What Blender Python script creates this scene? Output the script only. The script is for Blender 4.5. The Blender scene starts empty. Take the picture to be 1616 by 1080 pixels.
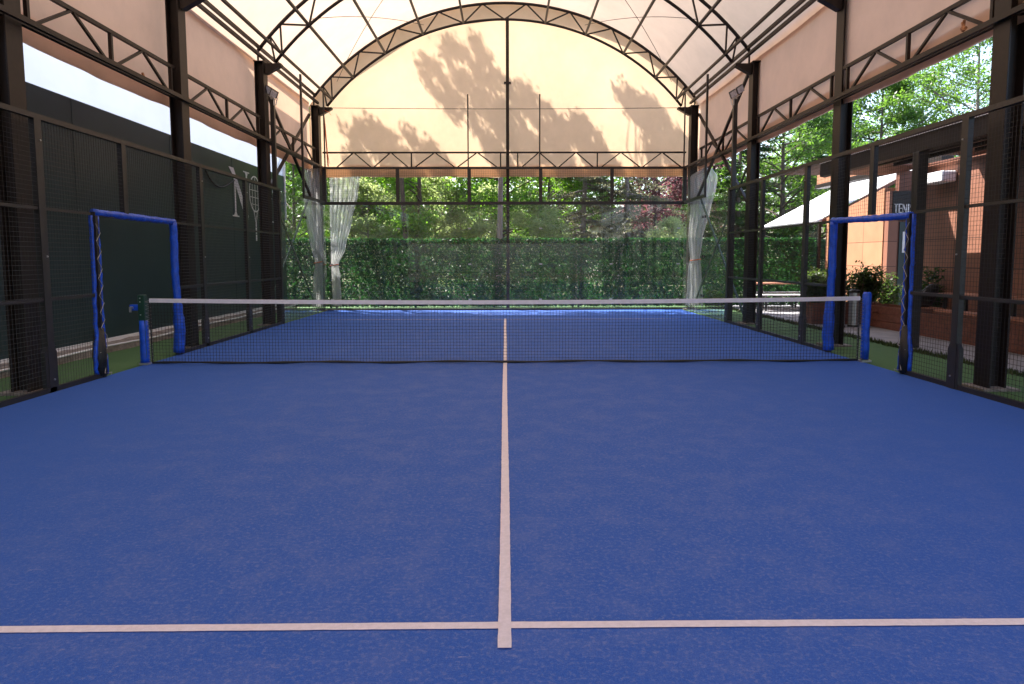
import bpy, math, random
import numpy as np
from mathutils import Vector, Matrix

sc = bpy.context.scene
COL = sc.collection
R = math.radians
PI = math.pi

# ------------------------------------------------------------------ camera
cam_d = bpy.data.cameras.new("camera")
cam = bpy.data.objects.new("camera", cam_d)
COL.objects.link(cam)
_r = Vector((0.99995372, -0.00931383, -0.00241147))
_u = Vector((0.00322901, 0.08878552, 0.99604553))
_f = Vector((0.0090629, 0.99600722, -0.08881149))
cam.matrix_world = Matrix(((_r.x, _u.x, -_f.x, 0.0099), (_r.y, _u.y, -_f.y, -9.6295), (_r.z, _u.z, -_f.z, 1.4711), (0, 0, 0, 1)))
cam_d.sensor_width = 36
cam_d.lens = 1091.57 / 1616 * 36
cam_d.shift_y = -35.2 / 1616
cam_d.clip_start = 0.05
cam_d.clip_end = 600
sc.camera = cam

# ------------------------------------------------------------------ world, sun, exposure
SUN = Vector((-0.50, 0.55, 1.0)).normalized()       # direction TO the sun
elev = math.asin(SUN.z)
az = math.atan2(SUN.x, SUN.y)
w = bpy.data.worlds.new("World"); sc.world = w
w.use_nodes = True
nt = w.node_tree; nt.nodes.clear()
sky = nt.nodes.new('ShaderNodeTexSky'); sky.sky_type = 'NISHITA'; sky.sun_disc = False
sky.sun_elevation = elev; sky.sun_rotation = az
sky.dust_density = 2.0; sky.air_density = 1.0; sky.ozone_density = 1.0
bg = nt.nodes.new('ShaderNodeBackground'); bg.inputs['Strength'].default_value = 0.15
wo = nt.nodes.new('ShaderNodeOutputWorld')
nt.links.new(sky.outputs[0], bg.inputs[0]); nt.links.new(bg.outputs[0], wo.inputs[0])
sd = bpy.data.lights.new("sun", 'SUN'); sd.energy = 5.0; sd.angle = R(0.35); sd.color = (1.0, 0.94, 0.86)
so = bpy.data.objects.new("sun", sd); COL.objects.link(so)
so.rotation_euler = (-SUN).to_track_quat('-Z', 'Y').to_euler()
sc.view_settings.view_transform = 'Standard'
sc.view_settings.look = 'None'
sc.view_settings.exposure = 1.93
sc.view_settings.gamma = 1.0
sc.render.engine = 'CYCLES'
sc.cycles.use_denoising = True
sc.cycles.max_bounces = 10
sc.cycles.diffuse_bounces = 5
sc.cycles.transmission_bounces = 8
sc.cycles.transparent_max_bounces = 24
sc.cycles.caustics_reflective = False
sc.cycles.caustics_refractive = False
sc.cycles.sample_clamp_indirect = 6

# ------------------------------------------------------------------ materials
def srgb(r, g, b):
    f = lambda c: (c / 255 / 12.92) if c / 255 <= 0.04045 else ((c / 255 + 0.055) / 1.055) ** 2.4
    return (f(r), f(g), f(b), 1)

def mat(name, col, rough=0.6, metal=0.0, var=0.0, scale=4.0, bump=0.0, bscale=60.0, trans=0.0, col2=None, spec=0.5, stretch=None):
    m = bpy.data.materials.new(name); m.use_nodes = True
    t = m.node_tree; N = t.nodes; L = t.links
    p = N['Principled BSDF']; out = N['Material Output']
    p.inputs['Roughness'].default_value = rough
    p.inputs['Metallic'].default_value = metal
    p.inputs['Specular IOR Level'].default_value = spec
    c = tuple(col[:3]) + (1,)
    csock = None
    tc = N.new('ShaderNodeTexCoord')
    src = tc.outputs['Object']
    if stretch:
        mp = N.new('ShaderNodeMapping'); mp.inputs['Scale'].default_value = stretch
        L.new(src, mp.inputs[0]); src = mp.outputs[0]
    if var > 0 or col2:
        n = N.new('ShaderNodeTexNoise'); n.inputs['Scale'].default_value = scale; n.inputs['Detail'].default_value = 6; n.inputs['Roughness'].default_value = 0.65
        L.new(src, n.inputs['Vector'])
        rp = N.new('ShaderNodeValToRGB')
        rp.color_ramp.elements[0].position = 0.32; rp.color_ramp.elements[1].position = 0.68
        a = tuple(max(0, x * (1 - var)) for x in c[:3]) + (1,)
        b = tuple(min(1, x * (1 + var)) for x in c[:3]) + (1,)
        if col2: a, b = c, tuple(col2[:3]) + (1,)
        rp.color_ramp.elements[0].color = a; rp.color_ramp.elements[1].color = b
        L.new(n.outputs['Fac'], rp.inputs[0]); csock = rp.outputs[0]
        L.new(csock, p.inputs['Base Color'])
    else:
        p.inputs['Base Color'].default_value = c
    bs = None
    if bump > 0:
        n2 = N.new('ShaderNodeTexNoise'); n2.inputs['Scale'].default_value = bscale; n2.inputs['Detail'].default_value = 4
        L.new(src, n2.inputs['Vector'])
        bp = N.new('ShaderNodeBump'); bp.inputs['Strength'].default_value = bump; bp.inputs['Distance'].default_value = 0.02
        L.new(n2.outputs['Fac'], bp.inputs['Height']); bs = bp.outputs[0]
        L.new(bs, p.inputs['Normal'])
    if trans > 0:
        tr = N.new('ShaderNodeBsdfTranslucent')
        if csock: L.new(csock, tr.inputs['Color'])
        else: tr.inputs['Color'].default_value = c
        mx = N.new('ShaderNodeMixShader'); mx.inputs[0].default_value = trans
        L.new(p.outputs[0], mx.inputs[1]); L.new(tr.outputs[0], mx.inputs[2]); L.new(mx.outputs[0], out.inputs[0])
    return m

def leaf_mat(name, c1, c2, tint=(1.6, 1.9, 0.6)):
    m = bpy.data.materials.new(name); m.use_nodes = True
    t = m.node_tree; N = t.nodes; L = t.links; N.clear()
    out = N.new('ShaderNodeOutputMaterial')
    tc = N.new('ShaderNodeTexCoord')
    n = N.new('ShaderNodeTexNoise'); n.inputs['Scale'].default_value = 0.9; n.inputs['Detail'].default_value = 7; n.inputs['Roughness'].default_value = 0.8
    L.new(tc.outputs['Object'], n.inputs['Vector'])
    rp = N.new('ShaderNodeValToRGB'); rp.color_ramp.elements[0].position = 0.36; rp.color_ramp.elements[1].position = 0.64
    rp.color_ramp.elements[0].color = (*c1, 1); rp.color_ramp.elements[1].color = (*c2, 1)
    L.new(n.outputs['Fac'], rp.inputs[0])
    d = N.new('ShaderNodeBsdfPrincipled'); d.inputs['Roughness'].default_value = 0.45
    d.inputs['Specular IOR Level'].default_value = 0.6
    L.new(rp.outputs[0], d.inputs['Base Color'])
    tr = N.new('ShaderNodeBsdfTranslucent')
    mm = N.new('ShaderNodeMix'); mm.data_type = 'RGBA'; mm.blend_type = 'MULTIPLY'; mm.inputs[0].default_value = 1
    L.new(rp.outputs[0], mm.inputs[6]); mm.inputs[7].default_value = (*tint, 1)
    L.new(mm.outputs[2], tr.inputs['Color'])
    mx = N.new('ShaderNodeMixShader'); mx.inputs[0].default_value = 0.58
    L.new(d.outputs[0], mx.inputs[1]); L.new(tr.outputs[0], mx.inputs[2]); L.new(mx.outputs[0], out.inputs[0])
    return m

def fabric_mat(name, col, tcol, trans, folds=(3, 3, 3), rough=0.55, stain=0.12):
    m = bpy.data.materials.new(name); m.use_nodes = True
    t = m.node_tree; N = t.nodes; L = t.links; N.clear()
    out = N.new('ShaderNodeOutputMaterial')
    tc = N.new('ShaderNodeTexCoord')
    mp = N.new('ShaderNodeMapping'); mp.inputs['Scale'].default_value = folds
    L.new(tc.outputs['Object'], mp.inputs[0])
    n = N.new('ShaderNodeTexNoise'); n.inputs['Scale'].default_value = 0.6; n.inputs['Detail'].default_value = 5
    L.new(mp.outputs[0], n.inputs['Vector'])
    bp = N.new('ShaderNodeBump'); bp.inputs['Strength'].default_value = 0.35; bp.inputs['Distance'].default_value = 0.12
    L.new(n.outputs['Fac'], bp.inputs['Height'])
    n2 = N.new('ShaderNodeTexNoise'); n2.inputs['Scale'].default_value = 1.3; n2.inputs['Detail'].default_value = 8; n2.inputs['Roughness'].default_value = 0.7
    L.new(tc.outputs['Object'], n2.inputs['Vector'])
    def ramp(c):
        rp = N.new('ShaderNodeValToRGB'); rp.color_ramp.elements[0].position = 0.3; rp.color_ramp.elements[1].position = 0.62
        rp.color_ramp.elements[0].color = tuple(x * (1 - stain) for x in c) + (1,)
        rp.color_ramp.elements[1].color = (*c, 1)
        L.new(n2.outputs['Fac'], rp.inputs[0]); return rp.outputs[0]
    d = N.new('ShaderNodeBsdfPrincipled'); d.inputs['Roughness'].default_value = rough
    L.new(ramp(col), d.inputs['Base Color']); L.new(bp.outputs[0], d.inputs['Normal'])
    tr = N.new('ShaderNodeBsdfTranslucent'); L.new(ramp(tcol), tr.inputs['Color']); L.new(bp.outputs[0], tr.inputs['Normal'])
    mx = N.new('ShaderNodeMixShader'); mx.inputs[0].default_value = trans
    L.new(d.outputs[0], mx.inputs[1]); L.new(tr.outputs[0], mx.inputs[2]); L.new(mx.outputs[0], out.inputs[0])
    return m

def turf_mat(name, c_dark, c_light, c_sand, sand=0.25, flecks=False):
    """short synthetic pile with worn sandy mottling"""
    m = bpy.data.materials.new(name); m.use_nodes = True
    t = m.node_tree; N = t.nodes; L = t.links
    p = N['Principled BSDF']; p.inputs['Roughness'].default_value = 0.85; p.inputs['Specular IOR Level'].default_value = 0.25
    tc = N.new('ShaderNodeTexCoord')
    def noise(s, det, rough, stretch=(1, 1, 1)):
        mp = N.new('ShaderNodeMapping'); mp.inputs['Scale'].default_value = stretch
        L.new(tc.outputs['Object'], mp.inputs[0])
        n = N.new('ShaderNodeTexNoise'); n.inputs['Scale'].default_value = s; n.inputs['Detail'].default_value = det; n.inputs['Roughness'].default_value = rough
        L.new(mp.outputs[0], n.inputs['Vector']); return n.outputs['Fac']
    def ramp(f, a, b, ca, cb):
        r = N.new('ShaderNodeValToRGB'); r.color_ramp.elements[0].position = a; r.color_ramp.elements[1].position = b
        r.color_ramp.elements[0].color = ca; r.color_ramp.elements[1].color = cb; L.new(f, r.inputs[0]); return r.outputs[0]
    def mix(f, a, b):
        x = N.new('ShaderNodeMix'); x.data_type = 'RGBA'; L.new(f, x.inputs[0]); L.new(a, x.inputs[6])
        if isinstance(b, tuple): x.inputs[7].default_value = b
        else: L.new(b, x.inputs[7])
        return x.outputs[2]
    base = ramp(noise(160, 3, 0.7), 0.3, 0.7, (*c_dark, 1), (*c_light, 1))
    k = sand
    patch = ramp(noise(3.2, 8, 0.78), 0.46, 0.72, (0, 0, 0, 1), (k * .5,) * 3 + (1,))
    streak = ramp(noise(11, 7, 0.85, (0.4, 1.5, 1)), 0.60, 0.74, (0, 0, 0, 1), (k * 2.6,) * 3 + (1,))
    fine = ramp(noise(45, 4, 0.8), 0.5, 0.8, (0, 0, 0, 1), (k * 1.6,) * 3 + (1,))
    if flecks:      # sand lies thickest down the middle of the court and thins out towards the fences
        sp = N.new('ShaderNodeSeparateXYZ'); L.new(tc.outputs['Object'], sp.inputs[0])
        ab = N.new('ShaderNodeMath'); ab.operation = 'ABSOLUTE'; L.new(sp.outputs[0], ab.inputs[0])
        mr = N.new('ShaderNodeMapRange'); mr.interpolation_type = 'SMOOTHSTEP'; mr.inputs[1].default_value = .8; mr.inputs[2].default_value = 4.6
        mr.inputs[3].default_value = 1.45; mr.inputs[4].default_value = .25; L.new(ab.outputs[0], mr.inputs[0])
        def wear(x):
            m_ = N.new('ShaderNodeVectorMath'); m_.operation = 'SCALE'; L.new(x, m_.inputs[0]); L.new(mr.outputs[0], m_.inputs['Scale'])
            sx = N.new('ShaderNodeSeparateXYZ'); L.new(m_.outputs[0], sx.inputs[0]); return sx.outputs[0]
        fl = ramp(noise(16, 9, 0.85, (0.55, 1.5, 1)), 0.655, 0.70, (0, 0, 0, 1), (.42, .42, .42, 1))
        patch, streak, fine = wear(patch), wear(streak), wear(fine)
        base = mix(wear(fl), base, (0.62, 0.56, 0.50, 1))
    c = mix(patch, base, (*c_sand, 1)); c = mix(streak, c, (*c_sand, 1)); c = mix(fine, c, (*c_sand, 1))
    L.new(c, p.inputs['Base Color'])
    bp = N.new('ShaderNodeBump'); bp.inputs['Strength'].default_value = 0.5; bp.inputs['Distance'].default_value = 0.006
    L.new(noise(260, 3, 0.7), bp.inputs['Height']); L.new(bp.outputs[0], p.inputs['Normal'])
    return m

def glass_mat(name, tint=(0.955, 0.975, 0.965), rough=0.0, haze=0.0):
    m = bpy.data.materials.new(name); m.use_nodes = True
    t = m.node_tree; N = t.nodes; L = t.links; N.clear()
    out = N.new('ShaderNodeOutputMaterial')
    lw = N.new('ShaderNodeLayerWeight'); lw.inputs[0].default_value = 0.5     # Facing: 0 head-on, 1 grazing
    pw = N.new('ShaderNodeMath'); pw.operation = 'POWER'; pw.inputs[1].default_value = 5.0; L.new(lw.outputs['Facing'], pw.inputs[0])
    fr = N.new('ShaderNodeMapRange'); fr.inputs[3].default_value = 0.02; fr.inputs[4].default_value = 0.75; L.new(pw.outputs[0], fr.inputs[0])
    tr = N.new('ShaderNodeBsdfTransparent'); tr.inputs[0].default_value = (*tint, 1)
    gl = N.new('ShaderNodeBsdfGlossy'); gl.inputs['Roughness'].default_value = rough
    mx = N.new('ShaderNodeMixShader'); L.new(fr.outputs[0], mx.inputs[0]); L.new(tr.outputs[0], mx.inputs[1]); L.new(gl.outputs[0], mx.inputs[2])
    last = mx
    if haze > 0:
        tc = N.new('ShaderNodeTexCoord')
        n = N.new('ShaderNodeTexNoise'); n.inputs['Scale'].default_value = 1.4; n.inputs['Detail'].default_value = 5
        L.new(tc.outputs['Object'], n.inputs['Vector'])
        mr = N.new('ShaderNodeMapRange'); mr.inputs[1].default_value = 0.3; mr.inputs[2].default_value = 0.7
        mr.inputs[3].default_value = haze * 0.3; mr.inputs[4].default_value = haze * 1.5
        L.new(n.outputs['Fac'], mr.inputs[0])
        df = N.new('ShaderNodeBsdfDiffuse'); df.inputs[0].default_value = (0.7, 0.72, 0.75, 1)
        m2 = N.new('ShaderNodeMixShader'); L.new(mr.outputs[0], m2.inputs[0])
        L.new(mx.outputs[0], m2.inputs[1]); L.new(df.outputs[0], m2.inputs[2]); last = m2
    L.new(last.outputs[0], out.inputs[0])
    return m

def plastic_sheet_mat():
    m = bpy.data.materials.new('clear_plastic_sheet'); m.use_nodes = True
    t = m.node_tree; N = t.nodes; L = t.links; N.clear()
    out = N.new('ShaderNodeOutputMaterial')
    tr = N.new('ShaderNodeBsdfTransparent'); tr.inputs[0].default_value = (0.95, 0.95, 0.95, 1)
    df = N.new('ShaderNodeBsdfDiffuse'); df.inputs[0].default_value = (0.75, 0.76, 0.78, 1)
    tl = N.new('ShaderNodeBsdfTranslucent'); tl.inputs[0].default_value = (0.8, 0.8, 0.8, 1)
    gl = N.new('ShaderNodeBsdfGlossy'); gl.inputs['Roughness'].default_value = 0.18
    a = N.new('ShaderNodeMixShader'); a.inputs[0].default_value = 0.55; L.new(df.outputs[0], a.inputs[1]); L.new(tl.outputs[0], a.inputs[2])
    b = N.new('ShaderNodeMixShader'); b.inputs[0].default_value = 0.15; L.new(a.outputs[0], b.inputs[1]); L.new(gl.outputs[0], b.inputs[2])
    c = N.new('ShaderNodeMixShader'); c.inputs[0].default_value = 0.60; L.new(tr.outputs[0], c.inputs[1]); L.new(b.outputs[0], c.inputs[2])
    L.new(c.outputs[0], out.inputs[0])
    return m

def siding_mat(name, c1, c2, sx=1.25, sz=0.62):
    """rendered board cladding: boards with thin open joints, slight tone change from board to board"""
    m = mat(name, c1, 0.6, var=0.12, scale=3.0, bump=0.15, bscale=30)
    t = m.node_tree; N = t.nodes; L = t.links; p = N['Principled BSDF']
    tc = N.new('ShaderNodeTexCoord'); sp = N.new('ShaderNodeSeparateXYZ'); L.new(tc.outputs['Object'], sp.inputs[0])
    ad = N.new('ShaderNodeMath'); ad.operation = 'ADD'; L.new(sp.outputs[0], ad.inputs[0]); L.new(sp.outputs[1], ad.inputs[1])
    cb = N.new('ShaderNodeCombineXYZ'); L.new(ad.outputs[0], cb.inputs[0]); L.new(sp.outputs[2], cb.inputs[1])
    br = N.new('ShaderNodeTexBrick'); br.offset = 0.0
    br.inputs['Scale'].default_value = 1; br.inputs['Brick Width'].default_value = sx; br.inputs['Row Height'].default_value = sz
    br.inputs['Mortar Size'].default_value = 0.008; br.inputs['Mortar Smooth'].default_value = 0.1
    br.inputs['Color1'].default_value = (*c1[:3], 1); br.inputs['Color2'].default_value = (*c2[:3], 1)
    br.inputs['Mortar'].default_value = tuple(x * 0.25 for x in c1[:3]) + (1,)
    L.new(cb.outputs[0], br.inputs['Vector'])
    n = N.new('ShaderNodeTexNoise'); n.inputs['Scale'].default_value = 2.5; n.inputs['Detail'].default_value = 6
    L.new(tc.outputs['Object'], n.inputs['Vector'])
    hs = N.new('ShaderNodeHueSaturation')
    mr = N.new('ShaderNodeMapRange'); mr.inputs[3].default_value = 0.8; mr.inputs[4].default_value = 1.2; L.new(n.outputs['Fac'], mr.inputs[0])
    L.new(mr.outputs[0], hs.inputs['Value']); L.new(br.outputs['Color'], hs.inputs['Color'])
    L.new(hs.outputs[0], p.inputs['Base Color'])
    return m

M = {}
M['steel'] = mat('dark_brown_steel_paint', (0.0135, 0.0080, 0.0066), 0.5, 0.0, spec=0.35, var=0.35, scale=6, bump=0.05, bscale=25)
M['mesh'] = mat('black_wire', (0.016, 0.015, 0.015), 0.5)
M['fence_steel'] = mat('black_fence_paint', (0.020, 0.018, 0.018), 0.45, var=0.3, scale=8, bump=0.04)
M['roof'] = fabric_mat('cream_roof_membrane', (0.68, 0.52, 0.42), (0.53, 0.405, 0.31), 0.41, (1.0, 0.5, 1.0))
M['side'] = fabric_mat('cream_side_membrane', (0.76, 0.53, 0.40), (0.72, 0.48, 0.33), 0.45, (1.2, 1.2, 0.6))
M['gable'] = fabric_mat('cream_gable_membrane', (0.70, 0.49, 0.37), (0.83, 0.595, 0.395), 0.45, (1.2, 1.2, 0.7))
M['blue_turf'] = turf_mat('blue_court_turf', (0.017, 0.072, 0.34), (0.042, 0.132, 0.50), (0.46, 0.42, 0.44), 0.17, True)
M['line'] = mat('white_line_turf', (0.78, 0.70, 0.76), 0.9, var=0.08, scale=40, bump=0.5, bscale=250)
M['green_turf'] = turf_mat('green_turf', (0.045, 0.10, 0.035), (0.09, 0.18, 0.06), (0.25, 0.24, 0.16), 0.12)
M['grass_edge'] = mat('raised_turf_edge', (0.05, 0.075, 0.02), 0.9, var=0.4, scale=30, bump=0.8, bscale=120)
M['earth'] = mat('ground_earth', (0.07, 0.075, 0.035), 0.95, col2=(0.12, 0.10, 0.06), scale=0.8, bump=0.5, bscale=8)
M['pave'] = mat('grey_concrete', (0.26, 0.26, 0.28), 0.8, var=0.2, scale=2.5, bump=0.15, bscale=30)
M['kerb'] = mat('rough_kerb', (0.24, 0.20, 0.17), 0.9, var=0.35, scale=9, bump=0.6, bscale=30)
M['wallgreen'] = mat('dark_green_wall_panel', (0.021, 0.040, 0.043), 0.42, var=0.2, scale=0.5, bump=0.03, bscale=4, spec=0.35)
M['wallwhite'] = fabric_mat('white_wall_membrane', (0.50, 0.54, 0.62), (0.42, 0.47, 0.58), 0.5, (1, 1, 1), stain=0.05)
M['white'] = mat('white_paint', (0.78, 0.78, 0.79), 0.5, var=0.06, scale=5)
M['tape'] = mat('net_tape', (0.70, 0.69, 0.77), 0.7, var=0.08, scale=12, bump=0.2, bscale=80)
M['bluepad'] = mat('blue_vinyl_padding', (0.006, 0.072, 0.55), 0.45, var=0.3, scale=9, bump=0.7, bscale=14)
def scuffs(m, col=(0.5, 0.55, 0.7, 1)):
    t = m.node_tree; N = t.nodes; L = t.links; p = N['Principled BSDF']
    tc = N.new('ShaderNodeTexCoord'); n = N.new('ShaderNodeTexNoise'); n.inputs['Scale'].default_value = 22; n.inputs['Detail'].default_value = 8; n.inputs['Roughness'].default_value = .8
    n.inputs['Distortion'].default_value = 1.5
    L.new(tc.outputs['Object'], n.inputs['Vector'])
    r = N.new('ShaderNodeValToRGB'); r.color_ramp.elements[0].position = .62; r.color_ramp.elements[1].position = .70
    r.color_ramp.elements[0].color = (0, 0, 0, 1); r.color_ramp.elements[1].color = (.7, .7, .7, 1); L.new(n.outputs['Fac'], r.inputs[0])
    x = N.new('ShaderNodeMix'); x.data_type = 'RGBA'; L.new(r.outputs[0], x.inputs[0])
    L.new(p.inputs['Base Color'].links[0].from_socket, x.inputs[6]); x.inputs[7].default_value = col; L.new(x.outputs[2], p.inputs['Base Color'])
scuffs(M['bluepad'])
M['greenpost'] = mat('dark_green_paint', (0.010, 0.045, 0.028), 0.4, var=0.2)
M['black'] = mat('black_rubber', (0.012, 0.012, 0.013), 0.6, bump=0.3, bscale=40)
M['cord'] = mat('grey_cord', (0.36, 0.34, 0.33), 0.8, bump=0.4, bscale=200)
M['orange'] = mat('orange_strap', (0.75, 0.16, 0.04), 0.6, trans=0.2)
M['alu'] = mat('aluminium', (0.45, 0.46, 0.48), 0.35, 0.8, var=0.1)
M['lens'] = mat('floodlight_lens', (0.72, 0.73, 0.82), 0.3, 0.0, var=0.35, scale=30)
M['glass'] = glass_mat('court_glass', haze=0.025)
M['plastic'] = plastic_sheet_mat()
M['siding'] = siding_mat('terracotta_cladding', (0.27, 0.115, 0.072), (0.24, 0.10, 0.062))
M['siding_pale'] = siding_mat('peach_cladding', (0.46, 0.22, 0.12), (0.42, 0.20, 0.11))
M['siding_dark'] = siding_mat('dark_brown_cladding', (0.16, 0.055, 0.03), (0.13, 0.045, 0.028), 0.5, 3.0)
M['wood'] = mat('reddish_wood', (0.15, 0.055, 0.035), 0.6, var=0.35, scale=2.2, bump=0.2, bscale=20, stretch=(1, 6, 6))
M['tabletop'] = mat('table_boards', (0.50, 0.24, 0.16), 0.35, var=0.2, scale=2, stretch=(1, 5, 5))
M['awning'] = fabric_mat('white_awning_fabric', (0.82, 0.83, 0.86), (0.8, 0.8, 0.85), 0.25, (1, 1, 1), stain=0.05)
M['hedge'] = leaf_mat('artificial_hedge_leaves', (0.014, 0.052, 0.020), (0.034, 0.105, 0.036), (1.2, 1.5, 0.8))
M['bark'] = mat('bark', (0.10, 0.075, 0.06), 0.9, var=0.4, scale=6, bump=0.9, bscale=14, stretch=(1, 1, 0.25))
M['bark_pale'] = mat('pale_bark', (0.24, 0.20, 0.19), 0.9, var=0.35, scale=6, bump=0.7, bscale=14, stretch=(1, 1, 0.3))
M['leaf_bright'] = leaf_mat('bright_maple_leaves', (0.09, 0.17, 0.035), (0.19, 0.30, 0.07))
M['leaf_mid'] = leaf_mat('mid_green_leaves', (0.05, 0.10, 0.032), (0.12, 0.19, 0.065))
M['leaf_pale'] = leaf_mat('pale_conifer_needles', (0.22, 0.27, 0.14), (0.46, 0.50, 0.30), (1.3, 1.4, 0.9))
M['leaf_grey'] = leaf_mat('grey_feathery_needles', (0.10, 0.11, 0.075), (0.22, 0.22, 0.15), (1.2, 1.15, 0.9))
M['leaf_dark'] = leaf_mat('dark_evergreen_leaves', (0.018, 0.045, 0.018), (0.04, 0.085, 0.03))
M['shrub'] = leaf_mat('shrub_leaves', (0.03, 0.055, 0.025), (0.07, 0.10, 0.045))
M['leaf_purple'] = leaf_mat('purple_plum_leaves', (0.10, 0.045, 0.05), (0.26, 0.15, 0.16), (1.3, 0.9, 1.0))
M['render_pale'] = mat('pale_render', (0.5, 0.46, 0.38), 0.8, var=0.1)

# ------------------------------------------------------------------ mesh helpers
class MB:
    def __init__(s): s.v = []; s.f = []
    def add(s, vs, fs):
        n = len(s.v); s.v += [tuple(x) for x in vs]; s.f += [tuple(i + n for i in f) for f in fs]; return s
    def box(s, x0, y0, z0, x1, y1, z1):
        v = [(x0, y0, z0), (x1, y0, z0), (x1, y1, z0), (x0, y1, z0), (x0, y0, z1), (x1, y0, z1), (x1, y1, z1), (x0, y1, z1)]
        return s.add(v, [(0, 3, 2, 1), (4, 5, 6, 7), (0, 1, 5, 4), (1, 2, 6, 5), (2, 3, 7, 6), (3, 0, 4, 7)])
    def frame(s, a, b, up=(0, 0, 1)):
        a = Vector(a); b = Vector(b); d = (b - a).normalized(); up = Vector(up)
        if abs(d.dot(up)) > 0.98: up = Vector((1, 0, 0)) if abs(d.x) < 0.9 else Vector((0, 1, 0))
        x = d.cross(up).normalized(); y = x.cross(d).normalized()
        return a, b, d, x, y
    def bar(s, a, b, w, h, up=(0, 0, 1)):
        a, b, d, x, y = s.frame(a, b, up)
        v = []
        for p in (a, b):
            for i, j in ((-1, -1), (1, -1), (1, 1), (-1, 1)): v.append(p + x * (w / 2 * i) + y * (h / 2 * j))
        return s.add(v, [(0, 1, 2, 3), (7, 6, 5, 4), (0, 4, 5, 1), (1, 5, 6, 2), (2, 6, 7, 3), (3, 7, 4, 0)])
    def tube(s, pts, r, n=8, caps=True):
        pts = [Vector(p) for p in pts]; rs = r if isinstance(r, (list, tuple)) else [r] * len(pts)
        base = len(s.v); m = len(pts); px = None
        for i, p in enumerate(pts):
            d = (pts[min(i + 1, m - 1)] - pts[max(i - 1, 0)]).normalized()
            if px is None:
                up = Vector((0, 0, 1)) if abs(d.z) < 0.9 else Vector((1, 0, 0))
                x = d.cross(up).normalized()
            else:
                x = (px - d * px.dot(d)).normalized()
            px = x; y = d.cross(x)
            for k in range(n):
                t = 2 * PI * k / n; q = p + (x * math.cos(t) + y * math.sin(t)) * rs[i]; s.v.append(tuple(q))
        for i in range(m - 1):
            for k in range(n):
                a = base + i * n + k; b = base + i * n + (k + 1) % n
                s.f.append((a, b, b + n, a + n))
        if caps:
            s.f.append(tuple(base + k for k in range(n))[::-1]); s.f.append(tuple(base + (m - 1) * n + k for k in range(n)))
        return s
    def prism(s, poly, axis, a, b):
        """poly in the two other axes, extruded along axis from a to b"""
        n = len(poly); vs = []
        for c in (a, b):
            for (p, q) in poly:
                vs.append({'X': (c, p, q), 'Y': (p, c, q), 'Z': (p, q, c)}[axis])
        fs = [tuple(range(n)), tuple(range(n, 2 * n))[::-1]] + [(i, (i + 1) % n, n + (i + 1) % n, n + i) for i in range(n)]
        return s.add(vs, fs)
    def build(s, name, m, parent=None, smooth=False, origin=None):
        me = bpy.data.meshes.new(name)
        o0 = Vector(origin) if origin is not None else Vector((0, 0, 0))
        if origin is not None: s.v = [tuple(Vector(v) - o0) for v in s.v]
        me.from_pydata(s.v, [], s.f); me.update()
        import bmesh
        bm = bmesh.new(); bm.from_mesh(me); bmesh.ops.recalc_face_normals(bm, faces=bm.faces); bm.to_mesh(me); bm.free()
        if smooth:
            for p in me.polygons: p.use_smooth = True
        me.materials.append(m)
        o = bpy.data.objects.new(name, me); COL.objects.link(o)
        o.location = o0
        if parent is not None: o.parent = parent
        return o

def bev(o, wd=0.004, seg=1):
    b = o.modifiers.new('bevel', 'BEVEL'); b.width = wd; b.segments = seg; b.limit_method = 'ANGLE'; return o

def tag(o, label=None, cat=None, group=None, kind=None):
    if label: o['label'] = label
    if cat: o['category'] = cat
    if group: o['group'] = group
    if kind: o['kind'] = kind
    return o

def empty(name, loc, label, cat, group=None, rz=0):
    o = bpy.data.objects.new(name, None); COL.objects.link(o); o.location = loc; o.rotation_euler = (0, 0, rz)
    o.empty_display_size = 0.1
    return tag(o, label, cat, group)

def children(o): return [c for c in bpy.data.objects if c.parent == o]

def copy_tree(o, loc, rz=None, scale=None, label=None, group=None):
    def rec(a, par):
        c = a.copy(); COL.objects.link(c)
        if par is not None: c.parent = par
        for ch in children(a): rec(ch, c)
        return c
    r = rec(o, None); r.location = loc
    if rz is not None: r.rotation_euler = (0, 0, rz)
    if scale is not None: r.scale = (scale, scale, scale) if not isinstance(scale, tuple) else scale
    if label: r['label'] = label
    if group: r['group'] = group
    return r

def sheet(name, x0, y0, x1, y1, z, m, n=1):
    b = MB(); b.add([(x0, y0, z), (x1, y0, z), (x1, y1, z), (x0, y1, z)], [(0, 1, 2, 3)])
    return tag(b.build(name, m), kind='structure')

# ------------------------------------------------------------------ ground
sheet('ground', -150, -60, 150, 200, -0.06, M['earth'])
sheet('turf_surround', -6.3, -14, 6.5, 12.0, -0.012, M['green_turf'])
sheet('court_surface', -5.03, -10.02, 5.03, 10.02, 0.0, M['blue_turf'])
rnd = random.Random(3)

def line(name, x0, y0, x1, y1, along):
    """painted turf line with a slightly ragged edge"""
    b = MB(); n = int(max(abs(x1 - x0), abs(y1 - y0)) / 0.04)
    vs = []; rr = random.Random(9)
    for i in range(n + 1):
        t = i / n; j1, j2 = rr.uniform(-.0010, .0010), rr.uniform(-.0010, .0010)
        if along == 'x':
            x = x0 + (x1 - x0) * t; dy = 0.006 * math.sin(x * 0.9 + 1) * 0.5
            vs += [(x, y0 + j1 + dy, 0.004), (x, y1 + j2 + dy, 0.004)]
        else:
            y = y0 + (y1 - y0) * t; dx = 0.006 * math.sin(y * 0.8) * 0.5
            vs += [(x0 + j1 + dx, y, 0.004), (x1 + j2 + dx, y, 0.004)]
    b.add(vs, [(2 * i, 2 * i + 1, 2 * i + 3, 2 * i + 2) for i in range(n)])
    return tag(b.build(name, M['line']), kind='structure')
line('service_line', -5.0, -7.00, 5.0, -6.95, 'x')
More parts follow.
